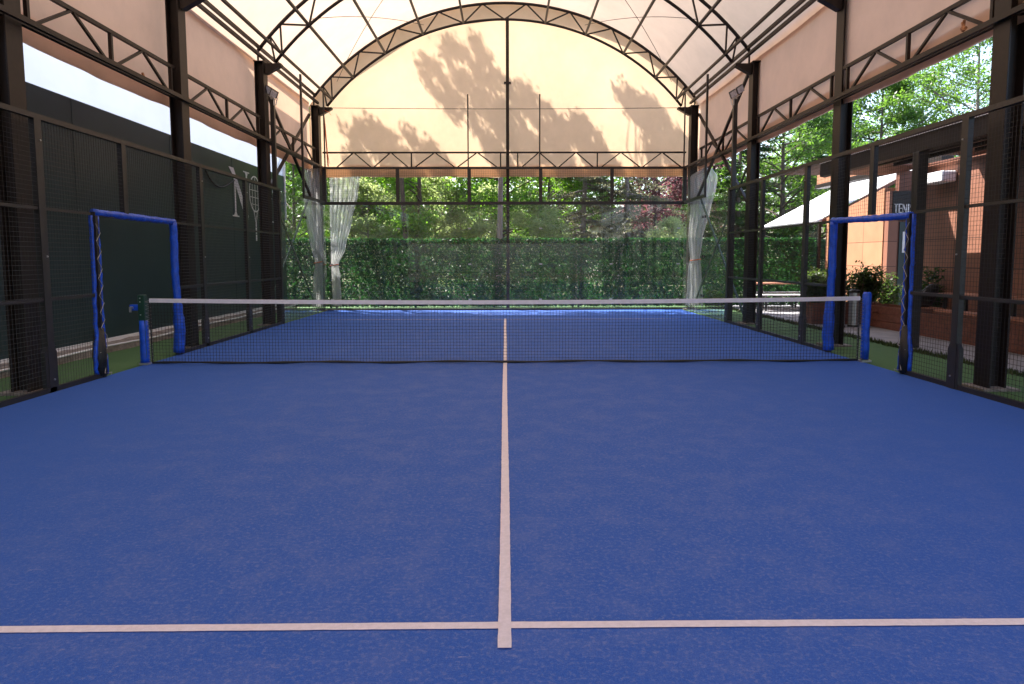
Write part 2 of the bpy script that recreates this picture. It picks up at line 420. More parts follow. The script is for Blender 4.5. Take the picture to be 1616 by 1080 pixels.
line('far_service_line', -5.0, 6.95, 5.0, 6.985, 'x')
line('centre_line', -0.026, -7.14, 0.026, 7.09, 'y').location.z = 0.003

# right pavement, grass lip, terrace
sheet('pavement', 6.55, -14, 24, 13.2, 0.0, M['pave'])
b = MB(); rr = random.Random(5)
for i in range(2600):   # tufted lip of the turf beside the pavement
    y = rr.uniform(-3, 13); x = rr.gauss(6.47, 0.045); h = rr.uniform(.03, .075); a = rr.uniform(0, PI); w_ = .014
    dx, dy = math.cos(a) * w_, math.sin(a) * w_
    lx, ly = rr.uniform(-.02, .02), rr.uniform(-.02, .02)
    b.add([(x - dx, y - dy, -0.012), (x + dx, y + dy, -0.012), (x + lx, y + ly, h)], [(0, 1, 2)])
tag(b.build('grass_edge', M['grass_edge']), 'shaggy raised grass edge between green turf and grey pavement', 'grass', kind='stuff')

# ------------------------------------------------------------------ tent: columns
ZC, RI, RO = 1.64, 6.40, 6.84
CX = 5.35
COLY = [-1.95, 1.9, 5.8, 10.15]

def h_column(x, y, top, label):
    s = 1 if x > 0 else -1
    root = empty('steel_column', (x, y, 0), label, 'column', 'steel columns carrying the tent roof')
    b = MB(); hw, hd, t = 0.10, 0.13, 0.018
    b.box(-hw, -hd, 0, -hw + t, hd, top); b.box(hw - t, -hd, 0, hw, hd, top)   # flanges (facing across the court)
    b.box(-hw + t, -0.012, 0, hw - t, 0.012, top)
    bev(b.build('shaft', M['steel'], root), 0.003)
    b = MB(); b.box(-0.21, -0.2, -0.01, 0.21, 0.2, 0.016); b.build('base_plate', M['kerb'], root)
    b = MB(); b.prism([(0.112 * -s, top - 0.02), (-0.46 * s, top - 0.02), (-0.46 * s, top - 0.07), (-0.15 * s, top - 0.24), (-0.112 * s, top - 0.24)], 'Y', -0.07, 0.07)
    b.box(-hw - .01, -hd - .01, top, hw + .01, hd + .01, top + 0.02)
    b.build('head_bracket', M['steel'], root)
    return root
for i, y in enumerate(COLY):
    names = ['nearest to the camera', 'second from the camera', 'third from the camera', 'at the far corner behind the curtains']
    h_column([-5.33, -5.27, -5.27, -5.27][i], y, 5.68, 'brown steel column left of the court, ' + names[i])
    names[3] = 'at the far corner above the gathered curtain'
    h_column([5.48, 5.54, 5.47, 5.30][i], y, 5.68, 'brown steel column right of the court, ' + names[i])
# central gable post
root = empty('gable_post', (0.08, 10.2, 0), 'tall thin steel post in the middle of the far gable, from ground to arch', 'post')
b = MB(); b.box(-0.045, -0.05, 0, 0.045, 0.05, 8.1); bev(b.build('shaft', M['steel'], root))
b = MB(); b.box(-0.10, -0.07, 6.32, 0.10, 0.07, 6.36); b.build('joint_plate', M['steel'], root)

def pol(r, a): return (r * math.sin(a), ZC + r * math.cos(a))
A_IN = math.asin(4.95 / RI); A_OUT = math.asin(5.32 / RO)
in_x = [0, 1.13, 2.25, 3.30, 4.20, 4.80]

def arch(y, label):
    root = empty('arch_truss', (0, y, 0), label, 'roof truss', 'arched roof trusses')
    def chord(r, a, w_):
        b = MB(); n = 48
        pts = [(pol(r, -a + 2 * a * i / n)[0], 0, pol(r, -a + 2 * a * i / n)[1]) for i in range(n + 1)]
        b.tube(pts, w_, 8); return b
    chord(RI, A_IN, 0.036).build('inner_chord', M['steel'], root, True)
    chord(RO, A_OUT, 0.04).build('outer_chord', M['steel'], root, True)
    ins = [math.asin(x / RI) for x in in_x]
    ins = [-a for a in ins[:0:-1]] + ins
    outs = [(ins[i] + ins[i + 1]) / 2 for i in range(len(ins) - 1)]
    outs = [-A_OUT + 0.06] + outs + [A_OUT - 0.06]
    segs = []
    for i, a in enumerate(ins):
        segs.append((pol(RI, a), pol(RO, outs[i]))); segs.append((pol(RI, a), pol(RO, outs[i + 1])))
    for s in (-1, 1):
        segs.append((pol(RI, s * A_IN), pol(RO, s * (A_OUT - 0.06))))
        segs.append(((s * 5.32, ZC + RO * math.cos(A_OUT)), (s * 5.32, 5.68)))
    for (p, q) in segs:
        b = MB(); b.bar((p[0], 0, p[1]), (q[0], 0, q[1]), 0.035, 0.035); b.build('web_bar', M['steel'], root)
    return root
arch(10.15, 'arched truss framing the far gable of the tent')
arch(5.8, 'arched roof truss on the third pair of columns')
arch(1.9, 'arched roof truss on the second pair of columns, overhead')
arch(-1.95, 'arched roof truss on the nearest pair of columns, overhead')

# purlins
pn = ['topmost', 'second', 'third', 'fourth', 'fifth']
for s in (-1, 1):
    sd_ = 'left' if s < 0 else 'right'
    for k, x in enumerate(in_x[1:]):
        a = math.asin(x / RI); z = ZC + RI * math.cos(a)
        b = MB(); b.bar((s * x, -10, z), (s * x, 10.15, z), 0.05, 0.05)
        o = b.build('roof_purlin', M['steel'], None)
        tag(o, 'thin lengthwise steel purlin under the %s half of the roof, %s from the ridge' % (sd_, ['first', 'second', 'third', 'fourth', 'fifth'][k]), 'purlin', 'lengthwise roof purlins')
    for k, (x, z) in enumerate([(5.28, 6.0), (5.2, 5.78)]):
        b = MB(); b.bar((s * x, -10, z), (s * x, 10.15, z), 0.06, 0.06)
        tag(b.build('eave_purlin', M['steel']), 'dark steel eave rail along the %s column heads, %s of the pair' % (sd_, 'upper' if k == 0 else 'lower'), 'purlin', 'eave rails along the column heads')

def girder(name, pts_fn, L0, L1, nodes, z0, z1, label, group):
    """flat lattice girder: two chords, posts and V web bars. nodes = list of post positions; each bay gets one inverted V"""
    root = empty(name, pts_fn(L0, 0), label, 'lattice girder', group)
    o = Vector(pts_fn(L0, 0))
    P = lambda l, z: Vector(pts_fn(l, z)) - o
    for nm, z, w_ in (('bottom_chord', z0, 0.055), ('top_chord', z1, 0.05)):
        b = MB(); b.bar(P(L0, z), P(L1, z), w_, w_); b.build(nm, M['steel'], root)
    for n in nodes:
        b = MB(); b.bar(P(n, z0), P(n, z1), 0.04, 0.04); b.build('web_post', M['steel'], root)
    for a, c in zip(nodes[:-1], nodes[1:]):
        m_ = (a + c) / 2; g = 0.07
        for p, q in (((a + g, z0), (m_ - .02, z1)), ((m_ + .02, z1), (c - g, z0))):
            b = MB(); b.bar(P(p[0], p[1]), P(q[0], q[1]), 0.035, 0.035); b.build('web_bar', M['steel'], root)
    return root
for s in (-1, 1):
    sd_ = 'left' if s < 0 else 'right'
    for i, (a, c) in enumerate([(-5.8, -2.08), (-1.82, 1.77), (2.03, 5.67), (5.93, 10.02)]):
        nn = [a + .05 + (c - a - .1) * t / 4 for t in range(5)]
        nn = [nn[0] + .1, nn[0] + (nn[-1] - nn[0]) * .5, nn[-1] - .08] if i < 3 else [nn[0] + .1, nn[0] + (nn[-1] - nn[0]) * .5, nn[-1] - .08]
        # two V per half bay
        q = []
        for t0, t1 in zip(nn[:-1], nn[1:]): q += [t0, (t0 + t1) / 2]
        q.append(nn[-1])
        root = empty('side_girder', (-5.27 if s < 0 else 5.47, a, 0), 'lattice girder on the %s side, %s' % (sd_, ['in the bay nearest the camera', 'between the first and second columns', 'between the second and third columns', 'between the third and the corner column'][i]), 'lattice girder', 'lattice girders between the side columns')
        for nm, z, w_ in (('bottom_chord', 4.05, 0.06), ('top_chord', 4.50, 0.05)):
            b = MB(); b.bar((0, 0, z), (0, c - a, z), w_, w_); b.build(nm, M['steel'], root)
        for n in nn:
            b = MB(); b.bar((0, n - a, 4.08), (0, n - a, 4.48), 0.045, 0.045); b.build('web_post', M['steel'], root)
        for j, (t0, t1) in enumerate(zip(q[:-1], q[1:])):
            up = (j % 2 == 0)
            g0 = 0.09 if up else 0.02; g1 = 0.02 if up else 0.09
            b = MB(); b.bar((0, t0 + g0 - a, 4.08 if up else 4.48), (0, t1 - g1 - a, 4.48 if up else 4.08), 0.035, 0.035); b.build('web_bar', M['steel'], root)
for s in (-1, 1):
    b = MB(); xr = -5.14 if s < 0 else 5.34; b.bar((xr, -8, 4.03), (xr, 10.0, 4.03), 0.05, 0.06)
    tag(b.build('curtain_rail', M['steel']), 'long steel rail crossing the column faces on the %s, level with the girder foot' % ('left' if s < 0 else 'right'), 'rail', 'long rails across the columns')
root = empty('end_girder', (-5.1, 10.12, 0), 'long lattice girder across the foot of the far gable', 'lattice girder')
for nm, z, w_ in (('bottom_chord', 3.99, 0.055), ('top_chord', 4.42, 0.045)):
    b = MB(); b.bar((0, 0, z), (10.2, 0, z), w_, w_); b.build(nm, M['steel'], root)
X = 0.45; k = 0
posts = [2.48, 4.98, 5.46, 7.70]
for p_ in posts:
    b = MB(); b.bar((p_, 0, 4.01), (p_, 0, 4.40), 0.035, 0.035); b.build('web_post', M['steel'], root)
for (a, c) in [(0.35, 2.42), (2.54, 4.92), (5.54, 7.62), (7.78, 10.1)]:
    nV = 2; wv = (c - a) / nV
    for i in range(nV):
        l = a + i * wv
        for p, q in (((l + .03, 4.01), (l + wv / 2 - .03, 4.40)), ((l + wv / 2 + .03, 4.40), (l + wv - .03, 4.01))):
            b = MB(); b.bar((p[0], 0, p[1]), (q[0], 0, q[1]), 0.03, 0.03); b.build('web_bar', M['steel'], root)

# bracing between the third and corner columns
for s in (-1, 1):
    sd_ = 'left' if s < 0 else 'right'
    for k, (p, q, d) in enumerate([((5.92, 5.55), (10.02, 3.05), 'upper brace leaning down towards the far corner'), ((10.02, 5.45), (5.92, 2.7), 'upper brace leaning down towards the camera'),
                                   ((5.95, 3.45), (10.0, 0.15), 'lower brace leaning down towards the far corner'), ((10.0, 3.35), (5.95, 0.15), 'lower brace leaning down towards the camera')]):
        b = MB(); xx = s * (5.38 + 0.035 * (k % 2)); b.bar((xx, p[0], p[1]), (xx, q[0], q[1]), 0.03 if k > 1 else 0.06, 0.06)
        tag(b.build('diagonal_brace', M['steel'] if k < 2 else M['greenpost']), '%s-hand side, %s' % (sd_, d), 'brace', 'crossed braces beside the far corners')

# roof cables
for k, (p, q) in enumerate([((-4.2, 6.0), (-2.2, 9.9)), ((-2.0, 6.0), (-4.6, 9.9)), ((2.2, 9.9), (4.2, 6.0)), ((4.6, 9.9), (2.0, 6.0))]):
    pts = []
    for i in range(13):
        t = i / 12; x = p[0] + (q[0] - p[0]) * t; y = p[1] + (q[1] - p[1]) * t
        pts.append((x, y, ZC + math.sqrt(max(0, 6.55 ** 2 - x * x))))
    b = MB(); b.tube(pts, 0.007, 5)
    tag(b.build('roof_cable', M['steel']), ['thin wire under the left roof rising away from the camera', 'thin wire under the left roof falling away from the camera', 'thin wire under the right roof falling towards the camera', 'thin wire under the right roof, outer of the two'][k], 'cable', 'thin wires under the roof')
b = MB(); b.tube([(-4.9 + 9.8 * i / 20, 10.0, 5.62 - 0.03 * math.sin(PI * i / 20)) for i in range(21)], 0.008, 5)
tag(b.build('tie_cable', M['steel']), 'thin horizontal wire stretched across the far gable', 'cable')

# membranes
def surf(name, fn, nu, nv, m, smooth=True, parent=None):
    b = MB(); vs = [fn(i / nu, j / nv) for j in range(nv + 1) for i in range(nu + 1)]
    fs = [(j * (nu + 1) + i, j * (nu + 1) + i + 1, (j + 1) * (nu + 1) + i + 1, (j + 1) * (nu + 1) + i) for j in range(nv) for i in range(nu)]
    b.add(vs, fs)
    me = bpy.data.meshes.new(name); me.from_pydata(b.v, [], b.f); me.update()
    for p in me.polygons: p.use_smooth = smooth
    me.materials.append(m)
    o = bpy.data.objects.new(name, me); COL.objects.link(o)
    if parent: o.parent = parent
    return o
AR = math.asin(5.60 / 6.93)
def roof_fn(u, v):
    a = -AR + 2 * AR * u; y = -10.2 + 20.75 * v
    ph = (y - 1.9) / 3.9 * PI
    r = 6.93 - 0.03 * abs(math.sin(ph)) * math.cos(a)
    x, z = pol(r, a); return (x, y, z)
o = surf('roof_membrane', roof_fn, 60, 90, M['roof'])
tag(o, 'large cream fabric barrel roof stretched over the arches', 'tent roof')
b = MB(); b.tube([(pol(6.97, -AR + 2 * AR * i / 48)[0], 10.57, pol(6.97, -AR + 2 * AR * i / 48)[1]) for i in range(49)], 0.045, 8)
tag(b.build('roof_edge_tube', M['side'], None, True), 'pinkish tube hemmed into the far edge of the cream roof', 'tube')
for s in (-1, 1):
    def side_fn(u, v, s=s):
        y = -10.1 + 20.5 * u; z = 3.965 + (5.90 - 3.965) * v
        x = 5.53 + 0.02 * math.sin(y * 1.61 + v * 2) * (1 - v) + 0.012 * math.sin(y * 5.3) * (1 - v) ** 2
        return (s * x, y, z - 0.025 * abs(math.sin((y - 1.9) / 3.9 * PI)) * (1 - v))
    o = surf('side_membrane', side_fn, 160, 12, M['side'])
    tag(o, 'cream fabric side wall hanging above the %s row of columns' % ('left' if s < 0 else 'right'), 'tent wall', 'fabric tent walls')
    def hem_fn(u, v, s=s):
        x_, y_, z_ = side_fn(u, .17 * v, s); return (x_ + s * (.03 + .004 * math.sin(y_ * 9)), y_, z_ + .012 * math.sin(y_ * 3.1) * v)
    surf('hem', hem_fn, 160, 3, M['side'], parent=o)
def gable(y0, label, lo=3.77):
    b = MB(); n = 60; cols = []
    vs = []; nz = 14
    for i in range(n + 1):
        x = -5.5 + 11.0 * i / n
        top = ZC + math.sqrt(6.87 ** 2 - x * x)
        for j in range(nz + 1):
            z = lo + (top - lo) * j / nz
            vs.append((x, y0 + 0.02 * math.sin(x * 2.1) + 0.015 * math.sin(z * 2 + x), z + 0.015 * math.sin(x * 2.7) * (1 - j / nz)))
    fs = [(i * (nz + 1) + j, (i + 1) * (nz + 1) + j, (i + 1) * (nz + 1) + j + 1, i * (nz + 1) + j + 1) for i in range(n) for j in range(nz)]
    me = bpy.data.meshes.new('gable_membrane'); me.from_pydata(vs, [], fs)
    for p in me.polygons: p.use_smooth = True
    me.materials.append(M['gable']); o = bpy.data.objects.new('gable_membrane', me); COL.objects.link(o)
    tag(o, label, 'tent wall', 'fabric tent walls')
    sg = 1 if y0 > 0 else -1
    hb = MB(); nn = 90; vv = []
    for i in range(nn + 1):
        x = -5.45 + 10.9 * i / nn
        for z_ in (lo + .0, lo + .17, lo + .34):
            vv.append((x, y0 + sg * .03 + 0.02 * math.sin(x * 2.1) + 0.015 * math.sin(z_ * 2 + x) + .006 * math.sin(x * 13), z_ + .012 * math.sin(x * 2.7) + .01 * math.sin(x * 7)))
    hm = bpy.data.meshes.new('hem'); hm.from_pydata(vv, [], [(3 * i + k, 3 * i + 3 + k, 3 * i + 4 + k, 3 * i + 1 + k) for i in range(nn) for k in range(2)])
    hm.materials.append(M['gable']); ho = bpy.data.objects.new('hem', hm); COL.objects.link(ho); ho.parent = o
gable(10.34, 'cream fabric gable at the far end with tree shadows on it')
gable(-10.1, 'cream fabric gable behind the camera', 2.3)

# ------------------------------------------------------------------ court cage
def wire_panel(plane, c, a0, a1, z0, z1, parent, step=0.05, r=0.0021):
    """welded wire mesh in plane X=c or Y=c from a0..a1"""
    b = MB()
    P = (lambda a, z: (c, a, z)) if plane == 'X' else (lambda a, z: (a, c, z))
    def wire(p, q, d):
        p = Vector(p); q = Vector(q); ax = Vector((1, 0, 0)) if plane == 'X' else Vector((0, 1, 0))
        t = (q - p).normalized(); u = ax; v = t.cross(u)
        vs = []
        for e in (p, q):
            for k in range(3):
                an = 2 * PI * k / 3; vs.append(e + u * (math.cos(an) * r + d) + v * math.sin(an) * r)
        b.add(vs, [(0, 1, 4, 3), (1, 2, 5, 4), (2, 0, 3, 5)])
    n = max(1, round((a1 - a0) / step)); m_ = max(1, round((z1 - z0) / step))
    for i in range(n + 1):
        a = a0 + (a1 - a0) * i / n; wire(P(a, z0), P(a, z1), 0)
    for j in range(m_ + 1):
        z = z0 + (z1 - z0) * j / m_; wire(P(a0, z), P(a1, z), r * 1.6)
    me = bpy.data.meshes.new('wire_mesh'); me.from_pydata(b.v, [], b.f); me.materials.append(M['mesh'])
    o = bpy.data.objects.new('wire_mesh', me); COL.objects.link(o); o.parent = parent
    return o

for s in (-1, 1):
    sd_ = 'left' if s < 0 else 'right'
    XF = s * 5.04
    root = empty('wire_mesh_fence', (0, 0, 0), 'black wire mesh fence along the %s side of the blue court' % sd_, 'fence', 'wire mesh side fences')
    for y in (-6, -4, -2, 2, 4, 6):
        b = MB(); b.box(XF - .03, y - .055, 0, XF + .03, y + .055, 3.0)
        b.prism([(y - .055, 0.0), (y - .10, 0.0), (y - .10, 0.44), (y - .055, 0.52)], 'X', XF - .025, XF + .025)
        b.prism([(y + .055, 0.0), (y + .10, 0.0), (y + .10, 0.44), (y + .055, 0.52)], 'X', XF - .025, XF + .025)
        p_ = b.build('fence_post', M['fence_steel'], root)
        b = MB()
        for z in (0.14, 1.5, 2.75): b.tube([(XF - s * .030, y + .02, z), (XF - s * .042, y + .02, z)], 0.010, 8)
        b.build('bolt', M['alu'], p_)
    b = MB(); b.box(XF - .03, -.37 if s < 0 else -.14, 2.05, XF + .03, -.27 if s < 0 else -.04, 3.0); b.build('fence_post', M['fence_steel'], root)
    b = MB(); b.bar((XF, -8, 3.0), (XF, 6.05, 3.0), 0.06, 0.055); b.build('top_rail', M['fence_steel'], root)
    for z in (1.03, 2.02):
        for (a, c) in ((-6, -2), (-2, -1.06), (1.06, 2), (2, 4), (4, 6)):
            b = MB(); b.bar((XF, a + .05, z), (XF, c - .05, z), 0.035, 0.035); b.build('middle_rail', M['fence_steel'], root)
    for (a, c) in ((-8, -1.06), (1.06, 6.05)):
        b = MB(); b.box(XF - .02, a, -.012, XF + .03, c, 0.055); b.build('bottom_rail', M['fence_steel'], root)
    for (a, c, z0, z1) in ((-6, -4, .06, 3), (-4, -2, .06, 3), (-2, -1.06, .06, 3), (-1.06, 1.06, 2.05, 3), (1.06, 2, .06, 3), (2, 4, .06, 3), (4, 6, .06, 3)):
        wire_panel('X', XF - s * .012, a, c, z0, z1, root)
    # doorway: padded frame
    door = empty('padded_doorway', (XF, 0, 0), 'blue padded door frame in the %s fence beside the net' % sd_, 'door frame', 'blue padded door frames')
    def pad(pts, r, seed, flat=1.0):
        rr = random.Random(seed); b = MB(); P = []; Q = []
        a = Vector(pts[0])
        for p, q in zip(pts[:-1], pts[1:]):
            p = Vector(p); q = Vector(q); n = max(2, int((q - p).length / 0.06))
            for i in range(n):
                t = i / n; P.append(p + (q - p) * t + Vector((rr.uniform(-.006, .006), rr.uniform(-.007, .007), 0)))
        P.append(Vector(pts[-1]))
        for i, p in enumerate(P): Q.append(r(p.z) if callable(r) else r * rr.uniform(.9, 1.1))
        b.tube(P, Q, 10); return b
    b = MB(); b.box(-.03, -1.04, 0, .03, -.98, 2.0); b.build('near_jamb', M['fence_steel'], door)
    b = MB(); b.box(-.03, .98, 0, .03, 1.04, 2.0); b.build('far_jamb', M['fence_steel'], door)
    b = MB(); b.bar((0, -1.04, 2.02 if s < 0 else 1.985), (0, 1.04, 2.02), .05, .05); b.build('header', M['fence_steel'], door)
    pad([(0, -.95, 0.03), (0, -.955, .25), (-s * .01, -.985, .62), (0, -.975, 2.0)], lambda z: .032 + (.008 if z < .3 else 0), 1).build('jamb_pad', M['bluepad'], door, True)
    pad([(0, -1.14, 0.05), (0, -1.15, .25), (0, -1.10, .5), (0, -1.085, 2.0)], .024, 2).build('jamb_pad', M['bluepad'], door, True)
    pad([(0, 1.02, 0.03), (-s * .02, 1.03, .3), (-s * .01, 1.02, .75), (0, 1.01, 1.2), (0, 1.01, 2.02)], lambda z: .082 if z < .62 else (.055 if z > .8 else .07), 3).build('jamb_pad', M['bluepad'], door, True)
    pad([(0, -1.02, 2.04 if s < 0 else 1.985), (0, 0, 2.035 if s < 0 else 2.0), (0, 1.03, 2.03)], .045, 4).build('header_pad', M['bluepad'], door, True)
    b = MB(); rr = random.Random(7)
    pts = [(0, -1.05, .03), (0, -1.055, .3), (0, -1.04, .62)]
    b.tube(pts, [.075, .082, .055], 10); b.build('black_foot_wrap', M['black'], door, True)
    pts = []; z = 1.9; side = 0
    xo = -s * .05
    while z > .6:
        pts.append((xo, -.985 if side else -1.075, z)); side = 1 - side; z -= rr.uniform(.09, .15)
    pts += [(xo, -.96, .52), (xo, -.96, .36), (xo, -1.12, .32), (xo, -.975, .26), (xo * 1.6, -1.10, .06), (xo * 1.6, -.95, .05), (xo * 1.3, -.94, .02)]
    b = MB(); b.tube(pts, .0045, 5); b.build('lacing_cord', M['cord'], door)
    # glass at the far end of each side
    gw = empty('side_glass_wall', (0, 0, 0), 'glass side wall in the far %s corner with wire mesh above its end' % sd_, 'glass wall', 'glass side walls')
    for k, (a, c) in enumerate(((6.08, 7.98), (8.02, 9.97))):
        b = MB(); b.box(XF - .006, a, 0.03, XF + .006, c, 2.98); b.build('glass_pane', M['glass'], gw)
    b = MB(); b.box(XF - .025, 7.93, 0.0 if s > 5 else 2.98, XF + .025, 7.98, 6.0); b.build('tall_post', M['fence_steel'], gw)
    b = MB(); b.bar((XF, 7.98, 3.02), (XF, 10.0, 3.02), .06, .07); b.build('middle_rail', M['fence_steel'], gw)
    b = MB(); b.bar((XF, 7.98, 3.98), (XF, 10.0, 3.98), .05, .05); b.build('top_rail', M['fence_steel'], gw)
    wire_panel('X', XF, 7.98, 10.0, 3.04, 3.97, gw)
    for y in (6.1, 7.9, 8.1):
        b = MB()
        for z in (.5, 1.5, 2.5): b.box(XF - .016, y - .03, z - .03, XF + .016, y + .03, z + .03)
        b.build('glass_clamp', M['fence_steel'], gw)

rear = empty('rear_glass_wall', (0, 0, 0), 'glass wall across the far end of the blue court with wire mesh above it', 'glass wall')
for k in range(5):
    x0 = -5 + 2 * k
    b = MB(); b.box(x0 + .012, 9.994, .03, x0 + 1.988, 10.006, 2.97); b.build('glass_pane', M['glass'], rear)
    wire_panel('Y', 10.0, x0, x0 + 2, 3.04, 3.97, rear)
for x in (-3, -1, 1, 3):
    b = MB(); b.box(x - .045, 9.97, 3.04, x + .045, 10.03, 3.97); b.build('mesh_post', M['fence_steel'], rear)
for x in (-5.04, 5.04):
    b = MB(); b.box(x - .05, 9.95, 0 if x > 9 else 2.97, x + .05, 10.05, 4.0); b.build('corner_post', M['fence_steel'], rear)
for x, z in ((-5.0, 6.03), (-1.02, 5.98), (0.97, 5.98), (5.0, 6.0)):
    b = MB(); b.box(x - .018, 9.935, 3.98, x + .018, 9.965, z); b.build('tall_rod', M['fence_steel'], rear)
b = MB(); b.bar((-5.04, 10, 3.005), (5.04, 10, 3.005), .07, .085); b.build('middle_rail', M['fence_steel'], rear)
b = MB(); b.bar((-5.04, 10, 3.985), (5.04, 10, 3.985), .06, .05); b.build('top_rail', M['fence_steel'], rear)
b = MB(); b.box(-5.04, 9.97, -.01, 5.04, 10.03, .04); b.build('bottom_rail', M['black'], rear)
for x in (-4.9, -3, -1, 1, 3, 4.9):
    b = MB()
    for z in (.3, 1.3, 2.3): b.box(x - .04, 9.982, z - .02, x + .04, 10.018, z + .02)
    b.build('glass_clamp', M['alu'], rear)

# flood light masts
for s in (-1, 1):
    sd_ = 'left' if s < 0 else 'right'
    root = empty('floodlight_mast', (s * 5.09, 5.95, 0), 'slim dark mast with twin floodlights beside the %s fence' % sd_, 'floodlight', 'floodlight masts')
    b = MB(); b.box(-.045, -.045, 0, .045, .045, 4.95); bev(b.build('mast', M['fence_steel'], root))
    b = MB(); b.bar((0, -.02, 4.93), (0, -.02, 5.02), .05, .05); b.bar((-.10, -.03, 4.98 - s * .06), (.10, -.03, 4.98 + s * .06), .02, .015)
    b.bar((-s * .13, -.05, 4.97), (-s * .10, -.09, 4.80), .015, .015); b.bar((-s * .05, -.05, 4.97), (-s * .06, -.09, 4.80), .015, .015); b.build('bracket', M['alu'], root)
    for k, dx in enumerate((-.085, .085)):
        # two heads side by side on a slanting yoke, tilted down towards the court
        rot = Matrix.Rotation(R(-s * 33), 3, 'Y') @ Matrix.Rotation(R(28), 3, 'X')
        ca, sa = math.cos(R(33)), math.sin(R(33))
        c = Vector((dx * ca - s * .01, -.09 - .02 * k, 5.09 + s * dx * sa))
        def hb_(x0, y0, z0, x1, y1, z1, nm, mt, par, n=1):
            b = MB()
            if n == 1: b.box(x0, y0, z0, x1, y1, z1)
            else:
                for q in range(n):
                    xx = x0 + (x1 - x0) * q / (n - 1); b.box(xx - .003, y0, z0, xx + .003, y1, z1)
            b.v = [tuple(c + rot @ Vector(v)) for v in b.v]; return b.build(nm, mt, par)
        hd = bev(hb_(-.08, -.025, -.078, .08, .025, .078, 'lamp_housing', M['fence_steel'], root), .006)
        hb_(-.071, -.029, -.069, .071, -.0255, .069, 'lamp_lens', M['lens'], hd)
        hb_(-.065, .0255, -.07, .065, .045, .07, 'cooling_fins', M['alu'], hd, 6)

# ------------------------------------------------------------------ net
def ztop(x): return 0.885 + 0.04 * (abs(x) / 5) ** 2
net = empty('padel_net', (0, 0, 0), 'black net with a white top tape across the middle of the court', 'net')
b = MB(); n = 100; x0, x1 = -4.93, 4.97
vs = []; fs = []
for i in range(n + 1):
    x = x0 + (x1 - x0) * i / n; z = ztop(x); e = .003 * math.sin(x * 7) + .002 * math.sin(x * 17)
    vs += [(x, -.014 + e, z), (x, -.017 + e, z - .055), (x, .014 + e, z), (x, .017 + e, z - .055)]
for i in range(n):
    a = 4 * i; c = a + 4
    fs += [(a, c, c + 1, a + 1), (a + 2, a + 3, c + 3, c + 2), (a, a + 2, c + 2, c), (a + 1, c + 1, c + 3, a + 3)]
b.add(vs, fs + [(0, 1, 3, 2), (4 * n, 4 * n + 2, 4 * n + 3, 4 * n + 1)]); b.build('top_tape', M['tape'], net, False)
b = MB(); r = .0017
nx = 226
for i in range(nx + 1):
    x = x0 + .02 + (x1 - x0 - .04) * i / nx; zt = ztop(x) - .05
    wob = .004 * math.sin(i * 1.7)
    b.bar((x, 0, .03), (x + wob, .003, zt * .5), r * 2, r * 2); b.bar((x + wob, .003, zt * .5), (x, 0, zt), r * 2, r * 2)
for j in range(19):
    t = j / 18; px = None
    for i in range(41):
        x = x0 + .02 + (x1 - x0 - .04) * i / 40; z = .03 + (ztop(x) - .08) * t
        if px is not None: b.bar(px, (x, .002, z), r * 2, r * 2)
        px = (x, .002, z)
me = bpy.data.meshes.new('net_mesh'); me.from_pydata(b.v, [], b.f); me.materials.append(M['mesh'])
o = bpy.data.objects.new('net_mesh', me); COL.objects.link(o); o.parent = net
b = MB(); n = 60
b.tube([(x0 + (x1 - x0) * i / n, .006 * math.sin(i * .9), .024 + .006 * math.sin(i * .55)) for i in range(n + 1)], [.016 + .004 * math.sin(i * 1.3) for i in range(n + 1)], 6); b.build('bottom_band', M['black'], net, True)
for s, xx in ((-1, x0), (1, x1)):
    rr = random.Random(11 + s); b = MB(); pts = []; z = ztop(5) - .02; q = 0
    while z > .04:
        pts.append((xx + (s * .055 if q else -s * .012), -.02 if q else .0, z)); q = 1 - q; z -= .026
    b.tube(pts, .0045, 5); b.build('edge_lacing', M['cord'], net)
    b = MB(); b.bar((xx, .0, .03), (xx, .0, ztop(5) - .05), .022, .012); b.build('edge_band', M['mesh'], net)

lp = empty('net_post', (-5.02, 0, 0), 'left net post, dark green above blue padding with a small winch', 'net post', 'net posts')
b = MB(); b.box(-.055, -.045, 0, .035, .045, .975); bev(b.build('post', M['greenpost'], lp))
b = MB(); b.tube([(-.01, 0, z) for z in (.03, .1, .3, .5, .62)], [.064, .062, .06, .062, .058], 14); b.build('pad', M['bluepad'], lp, True)
b = MB(); b.box(-.07, -.06, 0, .05, .06, .03); b.build('foot', M['alu'], lp)
wn = MB(); wn.box(-.17, -.04, .76, -.055, .04, .84); wn = wn.build('winch', M['bluepad'], lp)
b = MB(); b.tube([(-.13, -.04, .80), (-.13, -.10, .80)], .018, 8); b.box(-.145, -.105, .74, -.115, -.095, .81); b.build('winch_handle', M['alu'], wn)
b = MB()
for z in (.93, .88, .70): b.tube([(-.02, -.045, z), (-.02, -.053, z)], .009, 8)
b.build('bolt', M['alu'], lp)
rp_ = empty('net_post', (5.07, 0, 0), 'right net post, wrapped in blue padding from top to bottom', 'net post', 'net posts')
b = MB(); b.box(-.04, -.04, 0, .04, .04, .96); b.build('post', M['greenpost'], rp_)
b = MB(); b.tube([(0, 0, .04), (.002, 0, .2), (-.003, 0, .45), (.003, 0, .7), (0, 0, .95), (0, 0, .985)], [.055, .057, .055, .057, .058, .045], 14); b.build('pad', M['bluepad'], rp_, True)
b = MB(); b.box(-.07, -.06, 0, .07, .06, .03); b.build('foot', M['alu'], rp_)

